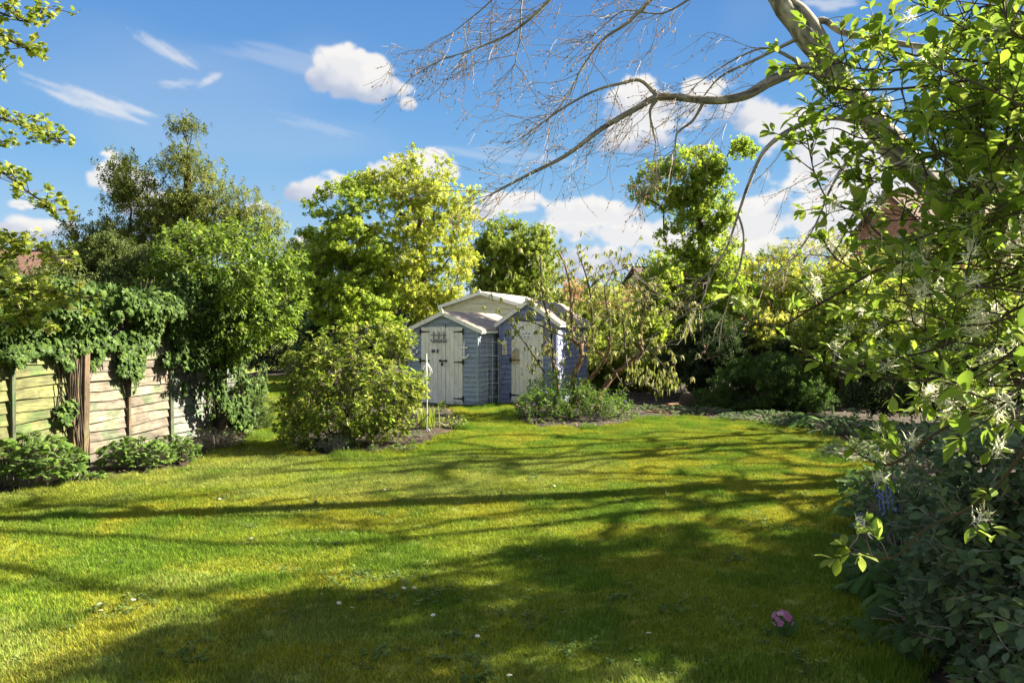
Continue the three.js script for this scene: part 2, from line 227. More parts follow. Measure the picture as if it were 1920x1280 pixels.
function basis(pos, dir, face, size, out = new THREE.Matrix4()) {
  const y = dir.clone().normalize(); let z = face.clone().sub(y.clone().multiplyScalar(face.dot(y))); if (z.lengthSq() < 1e-6) z = V(0.31, 0.2, 0.9).sub(y.clone().multiplyScalar(V(0.31, 0.2, 0.9).dot(y))); z.normalize(); const x = y.clone().cross(z);
  return out.makeBasis(x.multiplyScalar(size), y.multiplyScalar(size), z.multiplyScalar(size)).setPosition(pos);
}
const rdir = (r) => { const z = r() * 2 - 1, a = r() * 6.283, q = Math.sqrt(1 - z * z); return V(q * Math.cos(a), z, q * Math.sin(a)); };
const gauss = (r) => (r() + r() + r() - 1.5) * 1.15;
// a spray of leaves on a short stem, length 1
function sprig(seed, leaf, n, size, spread = 1, whorl = false) {
  const r = rng(seed), list = [];
  for (let i = 0; i < n; i++) {
    const t = whorl ? 0.75 + r() * 0.2 : 0.1 + 0.85 * (i + r() * 0.6) / n, a = i * 2.4 + r() * 0.8, out = V(Math.cos(a), 0, Math.sin(a)), dir = out.clone().multiplyScalar(spread).add(V(0, 0.25 + 0.7 * t - r() * 0.5, 0)), s = size * (0.7 + r() * 0.55);
    const g = leaf.clone().applyMatrix4(basis(out.clone().multiplyScalar(0.06).add(V(0, t * 0.75, 0)), dir, V(r() - 0.5, 1.2, r() - 0.5), s)), k = 0.75 + r() * 0.5; tint(g, k * (0.94 + r() * 0.12), k, k * 0.9); list.push(g);
  }
  return merge(list);
}
const Sprig = {
  fresh: sprig(1, Leaf.small, 12, 0.36), dense: sprig(2, Leaf.small, 12, 0.34), maple: sprig(3, Leaf.maple, 8, 0.38, 1.2), ivy: sprig(4, Leaf.ivy, 7, 0.42, 1.1), whorl: sprig(5, Leaf.obovate, 8, 0.6, 1.3, true), fine: sprig(6, Leaf.small, 16, 0.24), narrow: sprig(7, Leaf.narrow, 8, 0.7, 1.0, true), round: sprig(8, Leaf.round, 7, 0.4),
};
// places leaves: the nearest `single` of them in view as leaf parts, all others as one part
function foliage(parent, name, geo, mat, spots, single = 0, singleMats = null, singleName = 'leaf') {
  parent.updateMatrixWorld(true);
  const inv = parent.matrixWorld.clone().invert(); let rest = spots; const geos = Array.isArray(geo) ? geo : [geo]; geo = geos[0];
  if (single) {
    const scored = spots.map((s) => { const p = V(0, 0, 0).setFromMatrixPosition(s.m), [x, y, d] = toPx(p); return [s, (x < -10 || x > 1930 || y < -10 || y > 1290 || d < 0.3) ? 1e9 : d / s.m.getMaxScaleOnAxis()]; }).sort((a, b) => a[1] - b[1]);
    scored.forEach(([s, q], i) => { if (i < single && q < 1e8) { const m = part(parent, singleName, geos[(i * 7) % geos.length], singleMats[i % singleMats.length]); m.applyMatrix4(inv.clone().multiply(s.m)); } });
    rest = scored.filter(([, q], i) => !(i < single && q < 1e8)).map(([s]) => s);
  }
  if (!rest.length) return;
  const im = shadowed(new THREE.InstancedMesh(geo, mat, rest.length)); im.name = name; im.userData.kind = 'stuff';
  rest.forEach((s, i) => { im.setMatrixAt(i, inv.clone().multiply(s.m)); im.setColorAt(i, s.c); });
  parent.add(im); return im;
}
const LEAF = 1.35;                                             // leaf colours below are scaled by this
const mats3 = (base, colors, o) => colors.map((c) => { const m = base.clone(); m.color.copy(c).multiplyScalar(LEAF); if (o) Object.assign(m, o); return m; });
const pick = (cols, r, amt = 0.22) => { const a = cols[Math.floor(r() * cols.length)], k = LEAF * (1 + (r() - 0.5) * 2 * amt); return a.clone().multiplyScalar(k); };

// ---- skeletons
function limbs(trunk, rBase, tips, r, o = {}) {
  // trunk: points; tips: targets. Each tip joins the nearest lower node; radii follow the number of tips carried.
  const nodes = []; const step = o.step || 0.45;
  const line = smooth(trunk, 5); line.forEach((p, i) => nodes.push({ p, up: i - 1, kids: 0 }));
  const nt = nodes.length, paths = [];
  const top = line[line.length - 1];
  tips.slice().sort((a, b) => a.distanceTo(top) * 0.4 + a.distanceTo(line[Math.floor(nt / 2)]) - b.distanceTo(top) * 0.4 - b.distanceTo(line[Math.floor(nt / 2)])).forEach((tip) => {
    let best = -1, bd = 1e9; for (let i = Math.floor(nt * (o.from ?? 0.3)); i < nodes.length; i++) { const q = nodes[i].p, d = q.distanceTo(tip) * (1 + 0.9 * Math.max(0, (q.y - tip.y + 0.3) / (q.distanceTo(tip) + 0.2))) + (i >= nt ? 0.12 : 0); if (d < bd) { bd = d; best = i; } }
    const a = nodes[best].p, L = a.distanceTo(tip), n = Math.max(2, Math.ceil(L / step)); let up = best; const bend = rdir(r).multiplyScalar(L * 0.12); bend.y += L * 0.08;
    for (let k = 1; k <= n; k++) { const t = k / n, p = a.clone().lerp(tip, t).add(bend.clone().multiplyScalar(Math.sin(t * Math.PI))); if (k < n) p.add(rdir(r).multiplyScalar(0.03 + 0.05 * step)); nodes.push({ p, up, kids: 0 }); up = nodes.length - 1; }
    for (let k = up; k >= 0; k = nodes[k].up) nodes[k].kids++;
  });
  const rad = (k) => (o.tip || 0.006) * Math.pow(Math.max(1, nodes[k].kids), o.pow || 0.46);
  const geos = [], seen = new Set();
  for (let i = nodes.length - 1; i >= nt; i--) { if (seen.has(i)) continue; const pts = [], rr = []; let k = i; while (k >= nt && !seen.has(k)) { seen.add(k); pts.push(nodes[k].p); rr.push(rad(k)); k = nodes[k].up; } pts.push(nodes[k].p); rr.push(Math.min(rr[rr.length - 1] * 1.15, rad(k))); pts.reverse(); rr.reverse(); geos.push(tube(pts, rr, rr[0] > 0.03 ? 7 : 4, false)); }
  const trunkGeo = tube(line, line.map((_, i) => lerp(rBase, rBase * (o.topR || 0.35), i / (nt - 1)) * (1 + 0.5 * Math.exp(-i * 0.8)) * (1 + 0.12 * Math.sin(i * 1.7))), 10);
  return { trunk: trunkGeo, branches: geos.length ? merge(geos) : null };
}
// crown lobes given as [px, py, depth, half-width px, half-height px, half-depth m]
const lobePx = (l) => l.map(([px, py, d, rx, ry, rz]) => ({ c: P(px, py, d), r: V(rx / FOCAL * d, ry / FOCAL * d, rz || rx / FOCAL * d) }));
function inLobes(lobes, n, r, inner = 0.5) { const vol = lobes.map((l) => l.r.x * l.r.y + l.r.y * l.r.z), tot = vol.reduce((a, b) => a + b, 0), out = []; lobes.forEach((l, i) => { const m = Math.max(1, Math.round(n * vol[i] / tot)); for (let k = 0; k < m; k++) { const q = rdir(r).multiplyScalar(inner + (1 - inner) * Math.sqrt(r())); const j = 0.82 + 0.36 * fbm(q.x * 2.2 + i * 3, q.y * 2.2, q.z * 2.2, 2); out.push(l.c.clone().add(q.multiply(l.r).multiplyScalar(j))); } }); return out; }
function sprays(points, centre, per, rad, size, cols, r, o = {}) {
  const out = [];
  for (const p of points) {
    const tone = pick(cols, r, 0.12), away = p.clone().sub(centre).normalize();
    for (let i = 0; i < per; i++) {
      const off = V(gauss(r), gauss(r) * (o.flat ?? 0.6), gauss(r)).multiplyScalar(rad), q = p.clone().add(off); if (q.y < 0.06) q.y = 0.06 + r() * 0.1;
      const dir = rdir(r).multiplyScalar(0.9).add(away.clone().multiplyScalar(0.7)).add(V(0, o.up ?? 0.35, 0)), k = 1 + (r() - 0.5) * 0.5;
      out.push({ m: basis(q, dir, rdir(r).multiplyScalar(0.6).add(Y), size * (0.65 + r() * 0.7)), c: tone.clone().lerp(pick(cols, r, 0.15), 0.5).multiplyScalar(k) });
    }
  }
  return out;
}
function makeTree(name, label, category, o) {
  const r = rng(o.seed), lobes = lobePx(o.lobes), base = o.base, t = thing(name, label, category, base, 0, o.group), inv = base.clone().negate();
  const centre = lobes.reduce((a, l) => a.add(l.c), V(0, 0, 0)).multiplyScalar(1 / lobes.length);
  const gap = o.gap ?? 1.3, tips = inLobes(lobes, Math.round(o.clumps * 1.45), r, o.inner ?? 0.45).filter((p) => fbm(p.x * gap + o.seed, p.y * gap * 1.5, p.z * gap, 2) > (o.cut ?? 0.44));
  const trunkPts = o.trunk || [base.clone(), base.clone().lerp(centre, 0.4).add(V((r() - 0.5) * 0.3, 0, 0)), centre.clone().add(V(0, lobes[0].r.y * 0.2, 0))];
  const s = limbs(trunkPts, o.radius || 0.14, tips.filter((_, i) => i % (o.every || 1) === 0), r, o.limb);
  part(t, 'trunk', s.trunk.translate(inv.x, inv.y, inv.z), o.bark || M.bark);
  if (s.branches) part(t, 'branches', s.branches.translate(inv.x, inv.y, inv.z), o.bark || M.bark);
  foliage(t, 'crown', o.sprig, o.mat || M.leaf, sprays(tips, centre, o.per, o.clumpR, o.size, o.cols, r, o), 0);
  return t;
}
// a shrub whose leaves are set singly on twigs
function twigLeaves(tips, centre, perTip, twigLen, size, cols, r, o = {}) {
  const leaves = [], twigs = [];
  for (const p of tips) {
    const away = p.clone().sub(centre).normalize(), dir = away.multiplyScalar(o.away ?? 0.8).add(rdir(r).multiplyScalar(0.6)).add(V(0, o.up ?? 0.4, 0)).normalize(), L = twigLen * (0.6 + r() * 0.8), end = p.clone().add(dir.clone().multiplyScalar(L));
    twigs.push(tube([p, p.clone().lerp(end, 0.5).add(rdir(r).multiplyScalar(L * 0.06)), end], [o.twigR || 0.004, 0.003, 0.002], 3, false));
    const tone = pick(cols, r, 0.1);
    for (let i = 0; i < perTip; i++) {
      const t = o.whorl ? 0.7 + 0.3 * r() : (i + 0.5) / perTip, a = i * 2.4 + r(), e1 = V(0.3, 0.1, 0.9).cross(dir).normalize(), e2 = dir.clone().cross(e1), out = e1.multiplyScalar(Math.cos(a)).add(e2.multiplyScalar(Math.sin(a)));
      const q = p.clone().lerp(end, t).add(out.clone().multiplyScalar(0.006)), d = out.multiplyScalar(o.splay ?? 1).add(dir.clone().multiplyScalar(0.35 + 0.6 * t)).add(V(0, o.leafUp ?? 0, 0));
      if (q.y < 0.03) continue;
      leaves.push({ m: basis(q, d, V(r() - 0.5, 1, r() - 0.5), size * (0.6 + r() * 0.7)), c: tone.clone().lerp(pick(cols, r, 0.2), 0.5) });
    }
  }
  return { leaves, twigs: twigs.length ? merge(twigs) : null };
}
const shift = (g, p) => g.translate(-p.x, -p.y, -p.z);

// ------------------------------------------------------------------ ground, lawn, soil
const gh = (x, z) => (fbm(x * 0.35 + 20, 3, z * 0.35, 2) - 0.5) * 0.07 + (fbm(x * 1.7, 9, z * 1.7, 2) - 0.5) * 0.018;
const onGround = (p, dy = 0) => V(p.x, gh(p.x, p.z) + dy, p.z);
const Gh = (px, py, dy = 0) => onGround(G(px, py), dy);
const poly = (l) => l.map(([x, y]) => { const p = G(x, y); return [p.x, p.z]; });
const lawnEdge = [...poly([[0, 928], [110, 915], [200, 902], [300, 886], [370, 868], [415, 848], [470, 826], [478, 790], [468, 745], [462, 722], [470, 706], [600, 706], [640, 745], [560, 800], [528, 838], [560, 852], [640, 855], [720, 848], [800, 830], [862, 810], [872, 792], [852, 770], [850, 764], [905, 763], [955, 760], [968, 790], [1000, 800], [1100, 803], [1175, 799], [1200, 787], [1290, 783], [1420, 796], [1540, 812], [1625, 850], [1640, 885], [1618, 930], [1600, 985], [1625, 1060], [1665, 1160], [1720, 1290]]), [1.7, -2.6], [1.2, 1.5], [-8, 1.5], [-6.6, -6.6]];
function inside(x, z, pg = lawnEdge) { let c = false; for (let i = 0, j = pg.length - 1; i < pg.length; j = i++) { const [xi, zi] = pg[i], [xj, zj] = pg[j]; if ((zi > z) !== (zj > z) && x < (xj - xi) * (z - zi) / (zj - zi) + xi) c = !c; } return c; }
function edgeDist(x, z, pg = lawnEdge) { let b = 1e9; for (let i = 0, j = pg.length - 1; i < pg.length; j = i++) { const [ax, az] = pg[j], [bx, bz] = pg[i], dx = bx - ax, dz = bz - az, t = clamp(((x - ax) * dx + (z - az) * dz) / (dx * dx + dz * dz)); b = Math.min(b, Math.hypot(ax + dx * t - x, az + dz * t - z)); } return b; }
function sheet(x0, x1, z0, z1, step, height, keep) {
  const nx = Math.round((x1 - x0) / step), nz = Math.round((z1 - z0) / step), pos = [], uv = [], idx = [];
  for (let j = 0; j <= nz; j++) for (let i = 0; i <= nx; i++) { const x = lerp(x0, x1, i / nx), z = lerp(z0, z1, j / nz); pos.push(x, height(x, z), z); uv.push(x, z); }
  for (let j = 0; j < nz; j++) for (let i = 0; i < nx; i++) { const x = lerp(x0, x1, (i + 0.5) / nx), z = lerp(z0, z1, (j + 0.5) / nz); if (keep && !keep(x, z)) continue; const a = j * (nx + 1) + i, b = a + nx + 1; idx.push(a, b, a + 1, a + 1, b, b + 1); }
  const g = new THREE.BufferGeometry(); g.setAttribute('position', new THREE.Float32BufferAttribute(pos, 3)); g.setAttribute('uv', new THREE.Float32BufferAttribute(uv, 2)); g.setIndex(idx); g.computeVertexNormals(); return g;
}
const farGround = new THREE.PlaneGeometry(1200, 1200).rotateX(-Math.PI / 2).translate(0, -0.14, 0);
{ const uv = farGround.attributes.uv; for (let i = 0; i < uv.count; i++) uv.setXY(i, uv.getX(i) * 800, uv.getY(i) * 800); }
structure('ground', farGround, M.thatch, 'rough ground beyond the garden beds');
structure('soil_bed', sheet(-10, 11, -34, 2, 0.15, (x, z) => gh(x, z) - 0.015 + (inside(x, z) ? -0.05 : 0.05 * sstep(0, 0.4, edgeDist(x, z)) * (0.5 + fbm(x * 3, 1, z * 3, 3)))), M.soil, 'dark bare soil of the planted beds round the lawn');
structure('lawn', sheet(-9, 5, -28, 2, 0.12, gh, (x, z) => inside(x, z)), M.thatch, 'mown mossy lawn sweeping between the planted beds');
{
  const r = rng(77), spots = [], patch = [bladePatch(1, 0.26, 900, 0.008, 0.042, 0.0015)];
  const moss = rgb(0.305, 0.31, 0.032), green = rgb(0.125, 0.225, 0.024), fresh = rgb(0.24, 0.295, 0.03), straw = rgb(0.34, 0.345, 0.1);
  for (let z = 1; z > -27.5; z -= 0.19) for (let x = -9; x < 5; x += 0.19) {
    const px = x + (r() - 0.5) * 0.12, pz = z + (r() - 0.5) * 0.12; if (!inside(px, pz)) continue; const [sx, , d] = toPx(V(px, 0, pz)); if (d < 2.2 || sx < -500 || sx > 2300) continue;
    const a = fbm(px * 0.7, 4, pz * 0.7, 3), b = fbm(px * 2.6, 8, pz * 2.6, 3), e = fbm(px * 0.35 + 9, 2, pz * 0.35, 2);
    const c = moss.clone().lerp(fresh, sstep(0.35, 0.6, a)).lerp(green, sstep(0.46, 0.62, b) * 0.85).lerp(straw, sstep(0.58, 0.76, e + (b - 0.5) * 0.5) * 0.5).multiplyScalar(0.85 + 0.3 * r());
    const s = 0.9 + r() * 0.35, tuft = r() < 0.07, hh = (0.7 + 0.9 * b) * (edgeDist(px, pz) < 0.14 ? 1.9 : 1) * (tuft ? 1.5 : 1), m = new THREE.Matrix4().compose(V(px, gh(px, pz), pz), new THREE.Quaternion().setFromAxisAngle(Y, r() * 6.28), V(s, hh, s));
    if (tuft) c.lerp(green, 0.6); spots.push({ m, c });
  }
  const im = shadowed(new THREE.InstancedMesh(patch[0], M.grass, spots.length)); im.name = 'grass'; im.userData = { kind: 'stuff', label: 'short yellow green grass blades of the lawn', category: 'grass' };
  spots.forEach((s, i) => { im.setMatrixAt(i, s.m); im.setColorAt(i, s.c); }); scene.add(im);
  // broad-leaved weeds in the turf, in patches
  const weed = sprig(31, Leaf.round, 9, 0.55, 1.6), ws = [], wc = [rgb(0.06, 0.12, 0.02), rgb(0.09, 0.15, 0.026), rgb(0.12, 0.17, 0.035)];
  const spotsPx = [[350, 1225], [700, 1120], [880, 1190], [760, 1085], [990, 1150], [1150, 1120], [850, 1240], [900, 1265], [1010, 1045], [640, 1090], [560, 1150], [180, 1150], [250, 1130], [600, 950], [460, 985], [590, 1010], [670, 1075], [1200, 1250], [1380, 1050], [1450, 990], [1500, 930], [1330, 880], [1000, 900], [880, 860], [420, 935], [700, 960], [1290, 860], [820, 1115], [730, 1230], [1090, 1220], [1250, 1140], [1060, 1080], [1400, 1180], [1500, 1240], [1560, 1170], [1270, 1265]];
  for (const [x, y] of spotsPx) { const c = G(x, y), n = 8 + Math.floor(r() * 14), rad = 0.08 + r() * 0.16; for (let i = 0; i < n; i++) { const p = onGround(V(c.x + gauss(r) * rad, 0, c.z + gauss(r) * rad), 0.004); if (inside(p.x, p.z)) ws.push({ m: basis(p, V(gauss(r) * 0.3, 1, gauss(r) * 0.3), V(r() - 0.5, 0, r() - 0.5), 0.024 + r() * 0.026), c: pick(wc, r, 0.2) }); } }
  for (let i = 0; i < 700; i++) { const p = V(-6 + r() * 10, 0, -3 - r() * 11); if (inside(p.x, p.z)) ws.push({ m: basis(onGround(p, 0.004), V(gauss(r) * 0.3, 1, gauss(r) * 0.3), V(r() - 0.5, 0, r() - 0.5), 0.02 + r() * 0.03), c: pick(wc, r, 0.2) }); }
  for (let i = 0; i < 5200; i++) { const p = V(-6.5 + r() * 12, 0, -3 - r() * 14); if (inside(p.x, p.z) || edgeDist(p.x, p.z) > 0.12 + 0.5 * r()) continue; ws.push({ m: basis(onGround(p, 0.03), V(gauss(r) * 0.3, 1, gauss(r) * 0.3), V(r() - 0.5, 0, r() - 0.5), 0.03 + r() * 0.07), c: pick(wc, r, 0.3) }); }
  const wi = shadowed(new THREE.InstancedMesh(weed, M.leaf, ws.length)); wi.name = 'lawn_weeds'; wi.userData = { kind: 'stuff', label: 'dark green broad leaved weeds growing through the turf', category: 'weeds' };
  ws.forEach((s, i) => { wi.setMatrixAt(i, s.m); wi.setColorAt(i, s.c); }); scene.add(wi);
  // leaf litter on the beds
  const litter = [], lc = [rgb(0.12, 0.07, 0.035), rgb(0.18, 0.11, 0.06), rgb(0.08, 0.05, 0.03), rgb(0.24, 0.18, 0.11)];
  for (let i = 0; i < 26000; i++) { const p = V(-8 + r() * 16, 0, -2 - r() * 20); if (inside(p.x, p.z)) continue; if (r() > 0.35 + fbm(p.x, 2, p.z, 2)) continue; litter.push({ m: basis(onGround(p, 0.02 + 0.03 * r()), V(r() - 0.5, (r() - 0.5) * 0.4, r() - 0.5), V(r() - 0.5, 1, r() - 0.5), 0.025 + r() * 0.05), c: pick(lc, r, 0.3) }); }
  const li = shadowed(new THREE.InstancedMesh(Leaf.small, M.leaf, litter.length)); li.name = 'leaf_litter'; li.userData = { kind: 'stuff', label: 'brown dead leaves lying on the soil beds', category: 'leaf litter' };
  litter.forEach((s, i) => { li.setMatrixAt(i, s.m); li.setColorAt(i, s.c); }); scene.add(li);
}

// ------------------------------------------------------------------ sheds
const SHED_TURN = -21 * Math.PI / 180;
function clipWidth(y, w, eave, apex) { return y <= eave ? [0, w] : [w / 2 * (y - eave) / (apex - eave), w - w / 2 * (y - eave) / (apex - eave)]; }
function lapBoard(xb0, xb1, xt0, xt1, y0, y1, th = 0.024) {   // foot of the board stands proud of the one below
  const p = [[xb0, y0, 0], [xb1, y0, 0], [xt1, y1, 0], [xt0, y1, 0], [xb0, y0, th], [xb1, y0, th], [xt1, y1, th * 0.35], [xt0, y1, th * 0.35]];
  const f = [[4, 5, 6, 7], [1, 0, 3, 2], [0, 1, 5, 4], [3, 7, 6, 2], [0, 4, 7, 3], [1, 2, 6, 5]], pos = [], uv = [];
  for (const [a, b, c, d] of f) for (const k of [a, b, c, a, c, d]) { pos.push(...p[k]); uv.push(p[k][0] + y0 * 3.1, p[k][1] + p[k][2]); }
  const g = new THREE.BufferGeometry(); g.setAttribute('position', new THREE.Float32BufferAttribute(pos, 3)); g.setAttribute('uv', new THREE.Float32BufferAttribute(uv, 2)); g.computeVertexNormals(); return g;
}
function gableWall(shed, o, hole) {                            // boards of a gable end at z = 0, the door's opening left out
  const { w, eave, apex, board, mats } = o, r = rng(o.seed || 3);
  const back = part(shed, 'front_wall', (() => { const g = extrude([[0.02, 0], [w - 0.02, 0], [w - 0.02, eave], [w / 2, apex - 0.01], [0.02, eave]], 0.03); g.translate(0, 0, -0.032); return g; })(), mats[0]);
  const rows = Math.ceil(apex / board);
  for (let k = 0; k < rows; k++) {
    const y0 = k * board, y1 = Math.min(apex - 0.03, (k + 1) * board - 0.009); if (y1 <= y0) continue;
    const [b0, b1] = clipWidth(y0, w, eave, apex), [t0, t1] = clipWidth(y1, w, eave, apex);
    const runs = hole && y0 < hole.y1 - 0.02 ? [[b0, hole.x0, t0, hole.x0], [hole.x1, b1, hole.x1, t1]] : [[b0, b1, t0, t1]];
    for (const [a, b, c, d] of runs) if (b - a > 0.02) part(back, 'board', lapBoard(a, b, Math.min(c, d), d, y0, y1, 0.022 + r() * 0.005), mats[Math.floor(r() * mats.length)]);
  }
  return back;
}
function sideWall(shed, name, o, right) {
  const { w, eave, len, board, mats } = o, r = rng(right ? 9 : 11), back = part(shed, name, box(0.03, eave, len - 0.04, right ? w - 0.018 : 0.018, eave / 2, -len / 2), mats[0]);
  for (let k = 0; k < Math.floor(eave / board); k++) { const g = lapBoard(0, len - 0.01, 0, len - 0.01, k * board, (k + 1) * board - 0.009); if (right) g.rotateY(Math.PI / 2).translate(w, 0, 0); else g.rotateY(-Math.PI / 2).translate(0, 0, -len + 0.01); part(back, 'board', g, mats[Math.floor(r() * mats.length)]); }
  return back;
}
function gableRoof(shed, o) {
  const { w, eave, apex, len, over = 0.06, mat, trim } = o, sl = Math.hypot(w / 2, apex - eave), ux = w / 2 / sl, uy = (apex - eave) / sl, ext = 0.11, roof = part(shed, 'roof', box(0.06, 0.05, len + 0.1, w / 2, apex + 0.005, -len / 2 + 0.02), mat);
  for (const s of [-1, 1]) {
    const L = sl + ext, g = box(L, 0.028, len + 2 * over); g.translate(s * L / 2, 0.028, 0); g.rotateZ(-s * Math.atan2(uy, ux)); g.translate(w / 2, apex, -len / 2); part(roof, 'roof_slope', g, mat); for (let k = 1; k < 4; k++) { const q = box(L, 0.006, 0.12); q.translate(s * L / 2, 0.045, 0); q.rotateZ(-s * Math.atan2(uy, ux)); q.translate(w / 2, apex, -len * k / 4); part(roof, 'felt_lap', q, mat); }
    const b = box(L + 0.02, 0.085, 0.022); b.translate(s * (L + 0.02) / 2, -0.012, 0); b.rotateZ(-s * Math.atan2(uy, ux)); b.translate(w / 2, apex, over + 0.014); part(shed, 'bargeboard', b, trim[0]);
    const f = box(0.022, 0.06, len + 2 * over - 0.01); f.translate(w / 2 + s * (w / 2 + ext * ux * 0.92), eave - ext * uy - 0.012, -len / 2); part(shed, 'fascia', f, trim[1]);
  }
  const fin = extrude([[0, -0.09], [0.045, -0.03], [0.035, 0.05], [0, 0.085], [-0.035, 0.05], [-0.045, -0.03]], 0.02, 0.003); fin.translate(w / 2, apex + 0.01, over + 0.03); part(shed, 'finial', fin, trim[0]);
}
function strapHinge(parent, x, y, s, L = 0.22) {               // s: the way the strap points
  const g = extrude([[0, -0.022], [L * 0.75, -0.009], [L * 0.92, -0.014], [L, 0], [L * 0.92, 0.014], [L * 0.75, 0.009], [0, 0.022]].map(([a, b]) => [a * s, b]), 0.006); g.translate(x, y, 0.012);
  const pl = box(0.035, 0.12, 0.009, x - s * 0.018, y, 0.018); part(parent, 'hinge', merge([g, pl]), M.iron);
}
function plankDoor(shed, name, x0, x1, y0, y1, n, z, hinges, side) {
  const d = part(shed, name, box(x1 - x0 - 0.012, y1 - y0 - 0.01, 0.018, (x0 + x1) / 2, (y0 + y1) / 2, z - 0.012), M.white[2]), w = (x1 - x0) / n;
  for (let i = 0; i < n; i++) part(d, 'plank', box(w - 0.006, y1 - y0, 0.022, x0 + w * (i + 0.5), (y0 + y1) / 2 + (i % 3 - 1) * 0.002, z + 0.006 + (i % 2) * 0.0015), M.white[(i * 2 + n) % 3]);
  const hg = new THREE.Group(); for (const y of hinges) { const before = d.children.length; strapHinge(d, 0, y, side); const h = d.children[before]; h.position.set(side > 0 ? x0 : x1, 0, z + 0.012); }
  return d;
}
const shed1 = thing('garden_shed', 'grey blue garden shed with double white plank doors', 'shed', V(-0.72, 0, -16.53).sub(V(0.934 * 1.72, 0, 0.358 * 1.72)), SHED_TURN);
{
  const o = { w: 1.72, eave: 1.68, apex: 2.05, board: 0.107, len: 3.0, mats: M.blue, seed: 4 };
  gableWall(shed1, o, { x0: 0.315, x1: 1.345, y1: 1.74 }); sideWall(shed1, 'side_wall', o, true); sideWall(shed1, 'side_wall', o, false);
  part(shed1, 'rear_wall', box(1.66, 1.66, 0.03, 0.86, 0.84, -2.98), M.blue[1]);
  gableRoof(shed1, { ...o, mat: M.felt, trim: [M.white[1], M.white[2]] });
  for (const x of [0.012, 1.708]) part(shed1, 'corner_post', box(0.045, 1.66, 0.026, x + (x < 1 ? 0.012 : -0.012), 0.83, 0.026), M.blue[2]);
  plankDoor(shed1, 'door', 0.32, 0.925, 0.03, 1.735, 6, 0.012, [1.63, 0.98, 0.2], 1);
  const rd = plankDoor(shed1, 'door', 0.931, 1.34, 0.03, 1.735, 4, 0.012, [1.63, 0.96, 0.16], -1);
  part(rd, 'bolt', merge([box(0.17, 0.03, 0.014, 0.86, 0.985, 0.042), box(0.05, 0.05, 0.02, 0.8, 0.985, 0.044), box(0.04, 0.05, 0.02, 0.95, 0.985, 0.044)]), M.iron);
  part(rd, 'padlock', merge([box(0.045, 0.055, 0.02, 0.85, 0.905, 0.05), new THREE.TorusGeometry(0.017, 0.005, 6, 12, Math.PI).translate(0.85, 0.935, 0.05)]), M.iron);
  part(rd, 'edge_bolt', box(0.012, 0.07, 0.02, 0.93, 1.75, 0.032), M.iron);
}
const shed2 = thing('garden_shed', 'violet blue garden shed behind the pruned leggy shrub', 'shed', V(-0.28, 0, -17.3), SHED_TURN);
{
  const o = { w: 1.374, eave: 1.84, apex: 2.31, board: 0.112, len: 2.5, mats: M.violet, seed: 6 };
  gableWall(shed2, o, { x0: 0.29, x1: 1.06, y1: 1.86 }); sideWall(shed2, 'side_wall', o, true); sideWall(shed2, 'side_wall', o, false);
  part(shed2, 'rear_wall', box(1.32, 1.82, 0.03, 0.687, 0.92, -2.48), M.violet[1]);
  gableRoof(shed2, { ...o, mat: M.felt, trim: [M.white[1], M.white[2]] });
  for (const x of [0.02, 1.354]) part(shed2, 'corner_post', box(0.045, 1.8, 0.026, x, 0.9, 0.026), M.violet[2]);
  const d = plankDoor(shed2, 'door', 0.295, 1.055, 0.03, 1.855, 8, 0.012, [0.99, 0.2], 1);
  part(d, 'latch', merge([box(0.1, 0.025, 0.02, 0.98, 0.98, 0.042), box(0.03, 0.07, 0.02, 0.95, 0.98, 0.042)]), M.iron);
}
const shed3 = thing('summer_house', 'cream boarded summer house rising behind the blue sheds', 'shed', P(838, 620, 21).setY(0), SHED_TURN);
{
  const o = { w: 2.3, eave: 2.36, apex: 2.7, board: 0.15, len: 3.4, mats: M.cream, seed: 8 };
  shed3.position.x = P(832, 620, 21.4).x; shed3.position.z = -21.4;
  gableWall(shed3, o, null); sideWall(shed3, 'side_wall', o, true);
  part(shed3, 'rear_wall', box(2.24, 2.3, 0.03, 1.15, 1.15, -3.38), M.cream[0]);
  gableRoof(shed3, { ...o, mat: M.feltPale, trim: [M.white[1], M.cream[0]], over: 0.1 });
}
